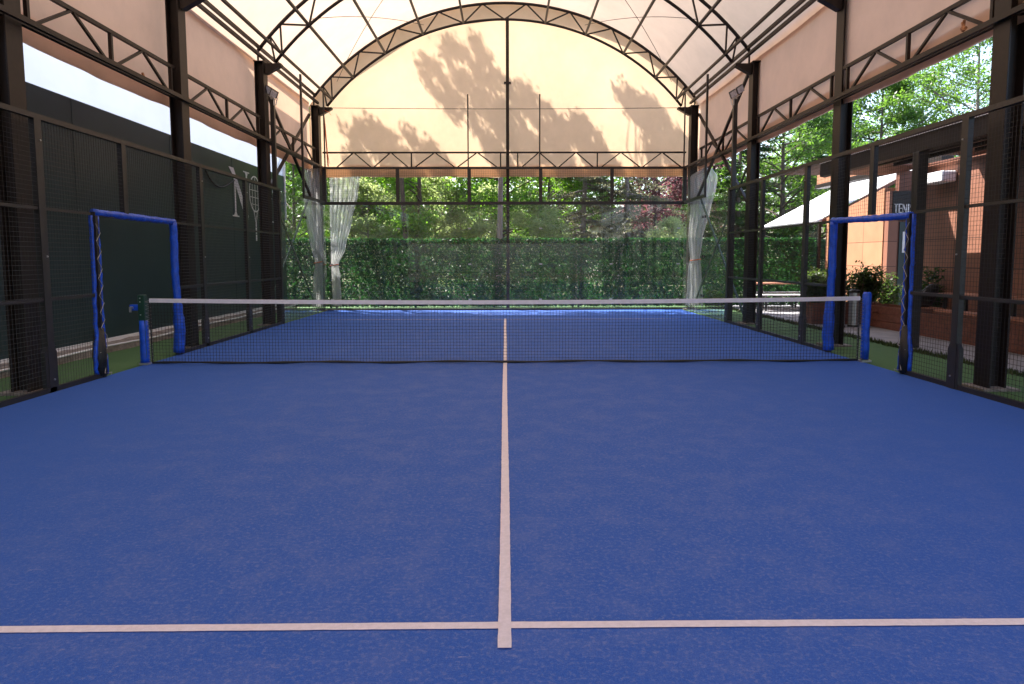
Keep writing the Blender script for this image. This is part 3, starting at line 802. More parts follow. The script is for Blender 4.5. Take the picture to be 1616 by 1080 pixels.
# ------------------------------------------------------------------ plastic curtains
def curtain(name, xc, yc, prof, folds, depth, label, seed, ang=0.0, tie=None):
    """gathered sheet; prof = [(z, x_left, x_right)] in world x"""
    rr = random.Random(seed); root = empty(name, (xc, yc, 0), label, 'curtain', 'gathered clear plastic curtains')
    zs = [p[0] for p in prof]; nz = 60; nu = 120
    z0, z1 = prof[-1][0], prof[0][0]
    ph = [rr.uniform(0, 6.28) for _ in range(4)]
    vs = []
    for j in range(nz + 1):
        z = z1 + (z0 - z1) * j / nz
        for (a, b_) in zip(prof[:-1], prof[1:]):
            if a[0] >= z >= b_[0] - 1e-6:
                t = (a[0] - z) / (a[0] - b_[0]); t = t * t * (3 - 2 * t) * .6 + t * .4
                l = a[1] + (b_[1] - a[1]) * t; r_ = a[2] + (b_[2] - a[2]) * t; break
        wdt = r_ - l; dd = depth * (1.2 if wdt > .4 else 1.0)
        for i in range(nu + 1):
            u = i / nu
            ff = math.sin(u * folds * 2 * PI + ph[0] + .5 * math.sin(z * 1.3 + ph[1])) + .45 * math.sin(u * folds * 4.3 * PI + ph[2] + z * .7) + .25 * math.sin(u * folds * 9.1 * PI + ph[3] - z * 1.9)
            x = l + wdt * (u + .02 * math.sin(u * folds * 4 * PI + z))
            y = dd * ff + .04 * math.sin(z * 2 + ph[1])
            c, s_ = math.cos(ang), math.sin(ang)
            xx = x - xc
            vs.append((xx * c - y * s_, xx * s_ + y * c, z + (.03 * ff if j == nz else 0)))
    fs = [(j * (nu + 1) + i, j * (nu + 1) + i + 1, (j + 1) * (nu + 1) + i + 1, (j + 1) * (nu + 1) + i) for j in range(nz) for i in range(nu)]
    me = bpy.data.meshes.new('plastic_sheet'); me.from_pydata(vs, [], fs)
    for p in me.polygons: p.use_smooth = True
    me.materials.append(M['plastic']); o = bpy.data.objects.new('plastic_sheet', me); COL.objects.link(o); o.parent = root
    if tie:
        z, l, r_ = tie; b = MB(); pts = []
        for k in range(25):
            a = 2 * PI * k / 24; pts.append(((l + r_) / 2 - xc + (r_ - l) / 2 * 1.08 * math.cos(a), (depth * 1.9) * math.sin(a), z + (l + (r_ - l) * .5 - xc) * 0 + .02 * math.cos(a)))
        b.tube(pts, .014, 6); b.build('tie_band', M['orange'], root)
    return root
curtain('plastic_curtain', -5.3, 9.82, [(3.95, -5.62, -5.12), (2.9, -5.58, -5.12), (1.9, -5.46, -5.12), (1.32, -5.33, -5.13), (.9, -5.40, -5.12), (.10, -5.42, -5.12)], 5, .03,
        'gathered clear plastic curtain in the far left corner, left one of the two', 1, tie=(1.36, -5.33, -5.13))
curtain('plastic_curtain', -4.8, 10.52, [(3.95, -5.02, -4.12), (3.3, -5.02, -4.22), (2.6, -5.04, -4.40), (1.8, -5.05, -4.62), (1.28, -5.06, -4.84), (.9, -5.05, -4.80), (.08, -5.02, -4.76)], 6, .028,
        'gathered clear plastic curtain in the far left corner, the slanting right-hand one', 2, tie=(1.28, -5.06, -4.84))
curtain('plastic_curtain', 5.45, 9.84, [(3.95, 5.50, 5.76), (3.72, 5.16, 5.94), (3.4, 5.16, 5.90), (2.8, 5.18, 5.76), (2.0, 5.15, 5.56), (1.41, 5.21, 5.48), (1.2, 5.15, 5.52), (.12, 5.12, 5.60)], 4, .055,
        'gathered clear plastic curtain in the far right corner tied with an orange band', 3, tie=(1.41, 5.21, 5.48))

# orange strap hanging from the left corner column
b = MB(); rr = random.Random(4); pts = [(-5.02, 10.0, 5.55), (-4.98, 9.98, 5.1), (-4.95, 9.98, 4.6), (-4.93, 9.98, 4.2), (-4.92, 9.98, 4.02)]
for p, q in zip(pts[:-1], pts[1:]): b.bar(p, q, .035, .006, up=(0, 1, 0))
b.bar((-5.0, 9.97, 5.56), (-4.86, 9.96, 5.5), .03, .008); b.bar((-4.86, 9.96, 5.5), (-4.80, 9.96, 5.42), .05, .008)
b.bar((-4.95, 9.97, 4.55), (-4.88, 9.96, 4.1), .03, .006)
tag(b.build('orange_strap', M['orange']), 'orange ribbon strap hanging beside the far left corner column', 'strap')
b = MB()
for (x, y, z) in ((-5.36, 1.2, 4.2), (-5.36, 4.0, 4.2), (5.4, -1.2, 4.25)):
    pass
for (x, y, z, lb) in ((-5.36, 0.95, 4.12, 'small orange rag knotted on the left girder, short of the second column'), (-5.36, 2.4, 4.12, 'small orange rag knotted on the left girder, just past the second column'), (5.36, -1.35, 4.12, 'small orange rag knotted on the right girder near the first column')):
    b = MB(); b.bar((x, y, z + .1), (x + .02, y + .05, z - .02), .03, .02); b.bar((x, y + .03, z + .08), (x - .02, y - .03, z - .03), .03, .015); b.tube([(x, y - .03, z), (x, y + .04, z + .01)], .022, 6)
    tag(b.build('knotted_rag', mat('faded_orange_cloth', (0.42, 0.2, 0.1), .8, var=.3, scale=20)), lb, 'rag', 'knotted rags on the girders')

# ------------------------------------------------------------------ left boundary wall
XW = -6.5
wall = empty('boundary_wall', (XW, 0, 0), 'long dark green wall with a white upper band and racket lettering', 'wall')
b = MB(); b.box(-.12, -16, .18, 0, 11.05, 3.875); b.build('lower_panel', M['wallgreen'], wall)
for k in range(9):
    b = MB(); y = -14.2 + 3.05 * k; b.box(.0, y, .2, .005, y + .035, 3.86); b.build('panel_seam', M['wallgreen'], wall)
def wf(u, v):  # hidden upper height and step added to block sun and shade the side membrane
    y = -16 + 27.05 * u; return (-.02 + .012 * math.sin(y * 1.3) * math.sin(v * PI), y, 3.875 + (3.225 + .75 * min(1, max(0, (8.2 - y) / 2.2))) * v)
surf('upper_membrane', wf, 80, 6, M['wallwhite'], parent=wall)
b = MB(); b.prism([(11.06, 2.6), (11.11, 2.6), (11.16, 7.1), (11.06, 7.1)], 'X', -.13, .03); b.build('corner_trim', M['white'], wall)
b = MB(); b.box(-.14, -16, .02, .03, 11.08, .18); b.build('base_trim', M['white'], wall)
for y in (-12, -8, -4, 0, 4, 8):
    pass
# lettering and racket emblem (flat, on the wall face)
lg = MB(); XL = .006
def stroke(p, q, w_):
    (a, z), (c, z2) = p, q; d = Vector((c - a, z2 - z)).normalized(); n_ = Vector((-d.y, d.x)) * w_ / 2
    lg.prism([(a + n_.x, z + n_.y), (c + n_.x, z2 + n_.y), (c - n_.x, z2 - n_.y), (a - n_.x, z - n_.y)], 'X', XL - .005, XL)
# N
stroke((7.30, 2.50), (7.30, 3.5), .075); stroke((7.10, 2.50), (7.50, 2.50), .03)
lg.prism([(7.20, 2.515), (7.40, 2.515), (7.33, 2.60), (7.27, 2.60)], 'X', XL - .005, XL - .001)
lg.prism([(6.95, 3.64), (7.24, 3.64), (8.12, 2.55), (8.08, 2.40), (7.90, 2.50), (7.14, 3.50)], 'X', XL - .004, XL + .001)
stroke((8.06, 2.45), (8.06, 3.62), .09); stroke((7.86, 3.63), (8.26, 3.63), .03)
lg.prism([(7.97, 3.61), (8.15, 3.61), (8.09, 3.52), (8.03, 3.52)], 'X', XL - .003, XL + .002)
# racket
cy_, cz_ = 8.64, 3.14; ay, az_ = .40, .45
pts = [(XL, cy_ + ay * math.cos(2 * PI * i / 40), cz_ + az_ * math.sin(2 * PI * i / 40)) for i in range(41)]
for p, q in zip(pts[:-1], pts[1:]): lg.bar(p, q, .008, .04, up=(1, 0, 0)) if False else stroke((p[1], p[2]), (q[1], q[2]), .035)
for dy in (-.2, 0, .2):
    h_ = az_ * math.sqrt(1 - (dy / ay) ** 2); stroke((cy_ + dy, cz_ - h_), (cy_ + dy, cz_ + h_), .014)
for dz in (-.27, -.09, .09, .27):
    h_ = ay * math.sqrt(1 - (dz / az_) ** 2); stroke((cy_ - h_, cz_ + dz), (cy_ + h_, cz_ + dz), .016)
stroke((cy_ - .13, cz_ - .42), (cy_, 2.36), .028); stroke((cy_ + .13, cz_ - .42), (cy_, 2.36), .028)
stroke((cy_, 2.38), (cy_, 2.30), .07); stroke((cy_, 2.28), (cy_, 2.12), .085); stroke((cy_, 2.10), (cy_, 1.94), .08)
# Y
stroke((9.86, 2.50), (9.86, 3.05), .07); stroke((9.66, 2.49), (10.06, 2.49), .03)
stroke((9.86, 3.02), (9.52, 3.62), .09); stroke((9.86, 3.02), (10.14, 3.62), .035)
stroke((9.38, 3.63), (9.70, 3.63), .03); stroke((10.0, 3.63), (10.28, 3.63), .03)
lgo = lg.build('racket_lettering', M['white'], wall)
tag(lgo, 'white lettering with a racket standing in for a letter')
# kerb at the foot of the wall
b = MB(); rr = random.Random(2)
ys = [-16 + i * .25 for i in range(110)]
vs = []
for y in ys:
    vs += [(XW + .22 + rr.uniform(-.02, .02), y, -.02), (XW + .20 + rr.uniform(-.02, .02), y, .10 + rr.uniform(-.015, .015)), (XW + .03, y, .13 + rr.uniform(-.01, .01)), (XW + .0, y, -.02)]
fs = [(4 * i + k, 4 * i + k + 1, 4 * i + 5 + k, 4 * i + 4 + k) for i in range(len(ys) - 1) for k in range(3)]
b.add(vs, fs); tag(b.build('kerb', M['kerb']), kind='structure')
b = MB(); b.tube([(XW + .24 + .02 * math.sin(y * .8), y, .10 + .012 * math.sin(y * 1.7)) for y in ys], .016, 6)
tag(b.build('white_pipe', M['white'], None, True), 'thin white pipe lying along the kerb at the foot of the green wall', 'pipe')
b = MB(); b.tube([(XW + .03 + .25 * (t / 10) * 0, 5.6 + 1.6 * t / 10, 3.40 - .28 * math.sin(PI * (t / 10) ** .8) + (-.06) * t / 10) for t in range(11)], .02, 6)
tag(b.build('loose_cable', M['black'], None, True), 'black cable sagging across the green wall before the letter N', 'cable')

# ------------------------------------------------------------------ right: building, awning, planters, tables
XB = 9.5
bld = empty('clubhouse', (XB, 0, 0), 'terracotta clad clubhouse with a dark eave and a doorway marked TENIS', 'building')
def L_(x, y, z): return (x - XB, y, z)
b = MB(); b.prism([(6.2, -.02), (6.2, 3.52), (5.9, 3.55), (-8, 3.30), (-8, -.02)], 'X', 0, .2); b.build('front_wall', M['siding'], bld)
b = MB(); b.prism([(10.9, -.02), (10.9, 2.62), (7.8, 3.2), (7.8, -.02)], 'X', 0, .25); b.build('side_wing_wall', M['siding_pale'], bld)
b = MB(); b.box(.0, 7.80, -.02, 1.6, 7.95, 3.15); b.v = [(x, y - .05, z) if False else (x, y, z) for x, y, z in b.v]
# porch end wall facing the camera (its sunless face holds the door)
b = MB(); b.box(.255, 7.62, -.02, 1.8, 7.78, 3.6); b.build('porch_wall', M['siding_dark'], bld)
b = MB(); b.box(.02, 7.60, -.02, .252, 7.79, 3.1); b.build('porch_corner', M['siding'], bld)
b = MB(); b.box(.1, 7.585, 2.38, 1.05, 7.605, 3.10); b.build('lintel', M['black'], bld)
dr = MB(); dr.box(.30, 7.59, 0, .98, 7.612, 2.34); dr = dr.build('door', M['wallgreen'], bld)
b = MB(); b.box(.38, 7.580, 1.58, .52, 7.588, 2.10); b.build('paper_notice', M['white'], dr)
b = MB(); b.tube([(.88, 7.56, 1.0), (.88, 7.56, 1.25)], .012, 6); b.build('handle', M['alu'], dr)
tx = MB()
def ts(p, q, w_):
    (a, z), (c, z2) = p, q; d = Vector((c - a, z2 - z)).normalized(); n_ = Vector((-d.y, d.x)) * w_ / 2
    tx.prism([(a + n_.x, z + n_.y), (c + n_.x, z2 + n_.y), (c - n_.x, z2 - n_.y), (a - n_.x, z - n_.y)], 'Y', 7.570, 7.584)
def letter(ch, x, z, h, w_):
    t = .03
    if ch == 'T': ts((x, z + h), (x + w_, z + h), .02); ts((x + w_ / 2, z), (x + w_ / 2, z + h), t); ts((x + w_ * .3, z), (x + w_ * .7, z), .014)
    if ch == 'E': ts((x, z), (x, z + h), t); [ts((x, z + k * h), (x + w_, z + k * h), .018) for k in (0, .5, 1)]
    if ch == 'N': ts((x, z), (x, z + h), .016); ts((x + w_, z), (x + w_, z + h), .016); ts((x, z + h), (x + w_, z), .03)
    if ch == 'I': ts((x + w_ / 2, z), (x + w_ / 2, z + h), t); ts((x + .2 * w_, z), (x + .8 * w_, z), .012); ts((x + .2 * w_, z + h), (x + .8 * w_, z + h), .012)
    if ch == 'S':
        P = [(.95, .85), (.7, 1), (.25, .97), (.08, .75), (.3, .56), (.7, .45), (.92, .25), (.7, .02), (.25, 0), (.03, .16)]
        for a, c in zip(P[:-1], P[1:]): ts((x + a[0] * w_, z + a[1] * h), (x + c[0] * w_, z + c[1] * h), .022)
cx_ = .13
for ch, w_ in (('T', .11), ('E', .08), ('N', .10), ('I', .05), ('S', .075)):
    letter(ch, cx_, 2.575, .20, w_ * .9); cx_ += w_ * .9 + .024
tx.build('door_lettering', M['white'], bld)
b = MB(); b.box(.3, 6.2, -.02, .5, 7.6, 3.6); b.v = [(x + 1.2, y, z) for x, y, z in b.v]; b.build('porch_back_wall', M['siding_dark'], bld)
# eave: fascia, gutter edge, rafters, roof panel with an added opening shaped to throw the wall's sun patch
XE = 6.70
b = MB(); b.prism([(XE - .06, 3.16), (XE + .04, 3.14), (XE + .04, 3.42), (XE - .06, 3.42)], 'Y', -8, 5.1); b.v = [(x - XB, y, z) for x, y, z in b.v]; b.build('fascia', M['steel'], bld)
b = MB(); b.box(XE - .08 - XB, -8, 3.422, XE + .05 - XB, 5.1, 3.445); b.build('gutter_edge', M['white'], bld)
hole = []
for (y_, z_) in ((5.62, 3.26), (4.36, 3.29), (3.70, 2.39), (3.78, 1.60), (4.70, 1.58), (5.0, 1.92)):
    k = 3.56 - z_ - 0.0
    hole.append((9.5 + SUN.x / SUN.z * k, y_ + SUN.y / SUN.z * k))
hy0 = min(h[1] for h in hole); hy1 = max(h[1] for h in hole)
def roofplate(poly, nm='roof_panel'):
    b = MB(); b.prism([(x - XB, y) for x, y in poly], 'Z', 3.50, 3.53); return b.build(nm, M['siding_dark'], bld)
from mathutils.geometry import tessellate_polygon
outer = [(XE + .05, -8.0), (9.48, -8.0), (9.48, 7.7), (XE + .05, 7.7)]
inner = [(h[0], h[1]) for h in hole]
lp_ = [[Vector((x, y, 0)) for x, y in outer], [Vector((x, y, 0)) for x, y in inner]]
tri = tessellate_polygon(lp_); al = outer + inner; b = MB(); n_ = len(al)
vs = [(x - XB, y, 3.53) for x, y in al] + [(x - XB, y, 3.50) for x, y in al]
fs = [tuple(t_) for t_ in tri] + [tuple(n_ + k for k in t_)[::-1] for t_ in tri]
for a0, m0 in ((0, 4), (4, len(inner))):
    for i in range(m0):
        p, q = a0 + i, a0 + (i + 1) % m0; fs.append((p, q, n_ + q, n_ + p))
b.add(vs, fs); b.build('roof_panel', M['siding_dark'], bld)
for i in range(7):
    x = XE + .35 + i * .36
    b = MB(); b.box(x - XB, -7.5, 3.36, x + .05 - XB, (3.0 if x > 8.2 else 5.0), 3.47); b.build('rafter', M['steel'], bld)
b = MB(); b.box(XE + .2 - XB, -4, 3.475, XE + .34 - XB, 2.4, 3.498); b.build('soffit_board', M['siding'], bld)
b = MB(); b.box(.25, 5.9, 3.72, .45, 12.2, 4.12); b.build('upper_wall', M['siding_pale'], bld)
b = MB(); b.box(.2, 5.9, 3.60, .48, 12.2, 3.72); b.box(.23, 5.9, 4.12, .5, 12.2, 4.16); b.build('upper_trim', M['steel'], bld)
b = MB(); b.box(.22, 7.2, 3.86, .249, 8.6, 3.98); b.build('upper_window', M['black'], bld)
def bcol(y, w_=.08):
    b = MB(); b.box(XE - .05 - w_ - XB, y - .08, 0, XE + w_ - XB - .05, y + .08, 3.14); bev(b.build('eave_column', M['fence_steel'], bld))
bcol(1.55)
bcol(-3.4)
# small white air unit below eave
b = MB(); b.box(-.32, 5.0, 3.05, -.02, 5.7, 3.28); bev(b.build('wall_unit', M['white'], bld), .02)

aw = empty('awning', (0, 0, 0), 'white sloping fabric awning on the clubhouse, right of the court', 'awning')
def awf(u, v):   # u along Y (near to far), v up the slope
    y = 11.0 + 4.6 * u; x = 9.4 + 2.8 * v
    z = 2.62 + 1.50 * v - .06 * math.sin(PI * u) * math.sin(PI * v)
    return (x, y, z)
surf('canopy', awf, 24, 16, M['awning'], parent=aw)
b = MB(); b.tube([(9.37, 11.0 + .25 * i, 2.57) for i in range(19)], .065, 8); b.build('front_roll', M['awning'], aw, True)
for y in (10.98, 15.62):
    b = MB(); b.bar((9.4, y, 2.54), (12.2, y, 4.06), .04, .09); b.build('side_rail', M['siding_dark'], aw)
for y in (11.05, 15.5):
    b = MB(); b.box(9.33, y - .04, 0, 9.41, y + .04, 2.50); b.build('leg', M['steel'], aw)

def foliage_mesh(name, pts, size, rr, flat=0.5, wall=False):
    """pts: (n,3) leaf centres -> one mesh of small leaf quads"""
    n = len(pts); g = np.random.RandomState(rr)
    d = g.normal(size=(n, 3)); d[:, 2] = np.abs(d[:, 2]) * (1 + flat) + .2; 
    if wall: d = g.normal(size=(n, 3)) * np.array([.5, .3, .5]) + np.array([0, -1, .25])
    d /= np.linalg.norm(d, axis=1)[:, None]
    t = g.normal(size=(n, 3)); t -= d * (t * d).sum(1)[:, None]; t /= np.linalg.norm(t, axis=1)[:, None]
    s = np.cross(d, t); sz = size * g.uniform(.45, 1.5, size=(n, 1))
    v = np.empty((n, 4, 3)); v[:, 0] = pts - t * sz; v[:, 1] = pts + s * sz * .55 ; v[:, 2] = pts + t * sz; v[:, 3] = pts - s * sz * .55
    me = bpy.data.meshes.new(name); me.vertices.add(4 * n); me.vertices.foreach_set('co', v.reshape(-1))
    me.loops.add(4 * n); me.loops.foreach_set('vertex_index', np.arange(4 * n, dtype=np.int32))
    me.polygons.add(n); me.polygons.foreach_set('loop_start', np.arange(0, 4 * n, 4, dtype=np.int32))
    try: me.polygons.foreach_set('loop_total', np.full(n, 4, dtype=np.int32))
    except Exception: pass
    me.update(calc_edges=True)
    return me
def obj_from(me, name, m, parent=None):
    if not me.materials: me.materials.append(m)
    o = bpy.data.objects.new(name, me); COL.objects.link(o)
    if parent is not None: o.parent = parent
    return o

# planters
def planter(x0, y0, x1, y1, h, label, plants, seed):
    root = empty('planter_box', ((x0 + x1) / 2, (y0 + y1) / 2, 0), label, 'planter', 'wooden planter boxes')
    ox, oy = (x0 + x1) / 2, (y0 + y1) / 2
    b = MB(); n = 3; g = .004; t = .035
    for k in range(n):
        za, zb = h * k / n + g, h * (k + 1) / n
        b.box(x0 - ox, y0 - oy, za, x1 - ox, y0 - oy + t, zb); b.box(x0 - ox, y1 - oy - t, za, x1 - ox, y1 - oy, zb)
        b.box(x0 - ox, y0 - oy + t + .001, za, x0 - ox + t, y1 - oy - t - .001, zb); b.box(x1 - ox - t, y0 - oy + t + .001, za, x1 - ox, y1 - oy - t - .001, zb)
    b.build('box', M['wood'], root)
    b = MB(); b.box(x0 - ox + t + .002, y0 - oy + t + .002, .02, x1 - ox - t - .002, y1 - oy - t - .002, h - .06); b.build('soil', M['earth'], root)
    return root
def bush(x, y, z, w_, d_, h, label, m, seed, n=2600, leaf=.035, name='shrub'):
    root = empty(name, (x, y, z), label, 'shrub', 'shrubs in the planters')
    g = np.random.RandomState(seed); cl = []; b = MB()
    for k in range(16):
        bx, by = g.uniform(-w_ / 2, w_ / 2), g.uniform(-d_ / 2, d_ / 2); hh = h * g.uniform(.55, 1)
        tipx, tipy = bx + g.normal() * .1, by + g.normal() * .08
        b.tube([(bx * .7, by * .7, 0), ((bx + tipx) / 2, (by + tipy) / 2, hh * .5), (tipx, tipy, hh)], [.012, .009, .004], 5)
        m_ = n // 16; t = g.uniform(.15, 1.0, m_) ** .8
        c = np.stack([bx * .7 + (tipx - bx * .7) * t, by * .7 + (tipy - by * .7) * t, hh * t], 1); c += g.normal(size=c.shape) * np.array([.07, .07, .05])
        cl.append(c)
    obj_from(foliage_mesh('foliage', np.concatenate(cl), leaf, seed), 'foliage', m, root)
    b.build('stem', M['bark'], root)
    return root
planter(6.75, 5.45, 8.25, 5.95, .47, 'long reddish wooden planter standing across, behind the right net post', 0, 0)
planter(7.8, 3.75, 8.35, 5.3, .46, 'short reddish wooden planter box standing right of the doorway', 0, 1)
planter(7.78, -4.6, 8.25, 3.6, .43, 'very long low reddish wooden planter wall beside the picnic tables', 0, 2)
bush(6.95, 5.7, .42, .5, .3, .62, 'leafy green shrub at the left end of the planter behind the net post', M['shrub'], 31)
bush(7.5, 5.7, .42, .6, .3, .72, 'twiggy shrub in the middle of the planter behind the net post', M['shrub'], 32, 1500)
bush(8.05, 5.7, .42, .5, .3, .85, 'taller green shrub at the right end of the planter behind the net post', M['shrub'], 33)
bush(8.95, 6.9, 0, .8, .5, 1.15, 'tall dark green shrub against the wall left of the TENIS door', M['shrub'], 34, 3600)
bush(9.2, 5.4, 0, .6, .5, 1.25, 'dark shrub beside the front wall right of the TENIS door', M['leaf_dark'], 35, 2600)
bush(8.75, 9.4, 0, .8, .7, 1.15, 'dark bushy shrub below the bright end of the hedge', M['shrub'], 36, 5000, .045)
bush(10.6, 12.6, 0, 1.0, .6, 1.1, 'dark bushy shrub near the awning leg', M['shrub'], 37, 3600, .045)
bush(6.1, 10.9, 0, .9, .4, .5, 'low leafy shrub at the foot of the right part of the hedge', M['leaf_mid'], 38, 3000)

# litter bins
def bin_(x, y, label):
    root = empty('litter_bin', (x, y, 0), label, 'bin', 'cylindrical steel bins')
    b = MB(); b.tube([(0, 0, .04), (0, 0, .72)], .105, 20); b.build('body', M['alu'], root, False)
    b = MB(); b.tube([(0, 0, .725), (0, 0, .76), (0, 0, .80)], [.118, .118, .07], 20); b.build('lid', M['black'], root)
    b = MB(); b.tube([(0, 0, 0), (0, 0, .04)], .115, 20); b.build('foot', M['black'], root)
bin_(7.05, 4.85, 'slim steel bin in front of the planter, left one of the pair')
bin_(7.40, 4.95, 'slim steel bin in front of the planter, right one of the pair')

def picnic(x, y, lx, ly, label, top='tabletop', rz=0):
    root = empty('picnic_table', (x, y, 0), label, 'table', 'outdoor tables', rz)
    b = MB(); n = 5
    for k in range(n):
        a = -ly / 2 + ly * k / n
        b.box(-lx / 2, a + .006, .72, lx / 2, a + ly / n - .006, .755)
    b.build('table_top', M[top], root)
    for sx in (-1, 1):
        b = MB(); xx = sx * (lx / 2 - .2)
        b.box(xx - .025, -ly / 2 + .08, 0, xx + .025, -ly / 2 + .13, .718); b.box(xx - .025, ly / 2 - .13, 0, xx + .025, ly / 2 - .08, .718)
        b.box(xx - .024, -ly / 2 + .131, .66, xx + .024, ly / 2 - .131, .716); b.box(xx - .024, -ly / 2 + .131, .05, xx + .024, ly / 2 - .131, .09)
        b.build('leg', M['fence_steel'], root)
def bench(x, y, lx, label, m='white', rz=0):
    root = empty('bench', (x, y, 0), label, 'bench', 'outdoor benches', rz)
    b = MB(); b.box(-lx / 2, -.16, .42, lx / 2, -.008, .455); b.box(-lx / 2, .008, .42, lx / 2, .16, .455); bev(b.build('seat', M[m], root))
    for sx in (-1, 1):
        b = MB(); xx = sx * (lx / 2 - .2)
        b.box(xx - .02, -.14, 0, xx + .02, -.10, .418); b.box(xx - .02, .10, 0, xx + .02, .14, .418); b.box(xx - .019, -.099, .03, xx + .019, .099, .06)
        b.build('leg', M['fence_steel'], root)
picnic(8.0, 10.1, 1.9, .75, 'reddish topped table in front of the right end of the hedge')
bench(7.7, 9.35, 1.5, 'pale bench in front of the table near the hedge')
bench(8.0, 10.75, 1.5, 'pale bench behind the table near the hedge')
picnic(8.95, 3.45, 1.5, .62, 'reddish topped table against the front wall, farther of two', rz=R(90))
picnic(8.95, 1.6, 1.5, .62, 'reddish topped table against the front wall, nearer of two', rz=R(90))
bench(8.52, 3.2, 1.3, 'pale slatted bench between planter wall and the farther wall table', 'tabletop', rz=R(90))
bench(8.52, 1.6, 1.5, 'pale slatted bench between planter wall and the nearer wall table', 'tabletop', rz=R(90))
bench(8.6, 4.45, .9, 'short pale slatted bench carrying a dark backpack', 'tabletop', rz=R(90))
# backpack lying on the bench
bp_ = empty('backpack', (8.55, 4.2, .46), 'dark backpack leaning on the short bench behind the planter', 'bag')
b = MB(); pr = [(0.0, .11), (.1, .13), (.3, .12), (.45, .08), (.5, .03)]
b.tube([(0, .25 - .8 * t, .04 + t * .85) for t, _ in pr], [r_ for _, r_ in pr], 12); b.v = [(x * 1.35, y, z) for x, y, z in b.v]; b.build('body', M['black'], bp_, True)
b = MB(); b.tube([(-.14, .22, .04), (-.20, .05, .20), (-.15, -.10, .36)], .012, 6); b.tube([(-.02, .13, .22), (-.05, 0, .36), (-.02, -.13, .46)], .012, 6); b.build('strap', M['cord'], bp_)

# ------------------------------------------------------------------ artificial hedge screen behind the court
hd_specs = [(-12.4, -5.2, 'left part of the artificial green hedge screen behind the curtains'), (-5.15, 2.1, 'middle part of the artificial green hedge screen behind the rear glass'),
            (2.15, 9.28, 'right part of the artificial green hedge screen behind the rear glass'), (9.45, 16.6, 'far right part of the artificial green hedge screen near the clubhouse')]
for k, (a, c, lb) in enumerate(hd_specs):
    root = empty('hedge_screen', ((a + c) / 2, 11.2 if k < 3 else 13.35, 0), lb, 'hedge', 'artificial hedge screens')
    g = np.random.RandomState(50 + k); n = 30000; wd = c - a
    x = g.uniform(-wd / 2, wd / 2, n); z = g.uniform(.0, 2.05, n)
    # regular leaf rows with small gaps where light comes through
    cell = .075
    gx = np.round(x / cell); gz = np.round(z / cell)
    x = gx * cell + (gz % 2) * cell / 2 + g.normal(size=n) * .017; z = gz * cell + g.normal(size=n) * .017
    z = np.clip(z, .05, 2.06 + g.uniform(-.03, .03, n))
    y = g.normal(size=n) * .02 - .01
    # thinner cover low down, where daylight sparkles through
    gone = (z < 1.25) & (np.sin(x * 1.9 + k) + np.sin(x * 4.3 + z * 3) + g.normal(size=n) * .9 > .9 + z * .5) & (((gx + gz) % 2) == 0)
    x = x[~gone]; y = y[~gone]; z = z[~gone]
    me = foliage_mesh('leaf_panel', np.stack([x, y, z], 1), .040, 60 + k, wall=True)
    obj_from(me, 'leaf_panel', M['hedge'], root)
    b = MB(); nn = int(wd / 2.4)
    for i in range(nn + 1):
        p_ = MB(); xx = -wd / 2 + .06 + (wd - .12) * i / nn; p_.box(xx - .03, .035, -.05, xx + .03, .095, 2.04); p_.build('post', M['greenpost'], root)
    for zz in (.1, 1.05, 1.98):
        b.box(-wd / 2, .04, zz - .015, wd / 2, .06, zz + .015)
    b.build('rail', M['greenpost'], root)

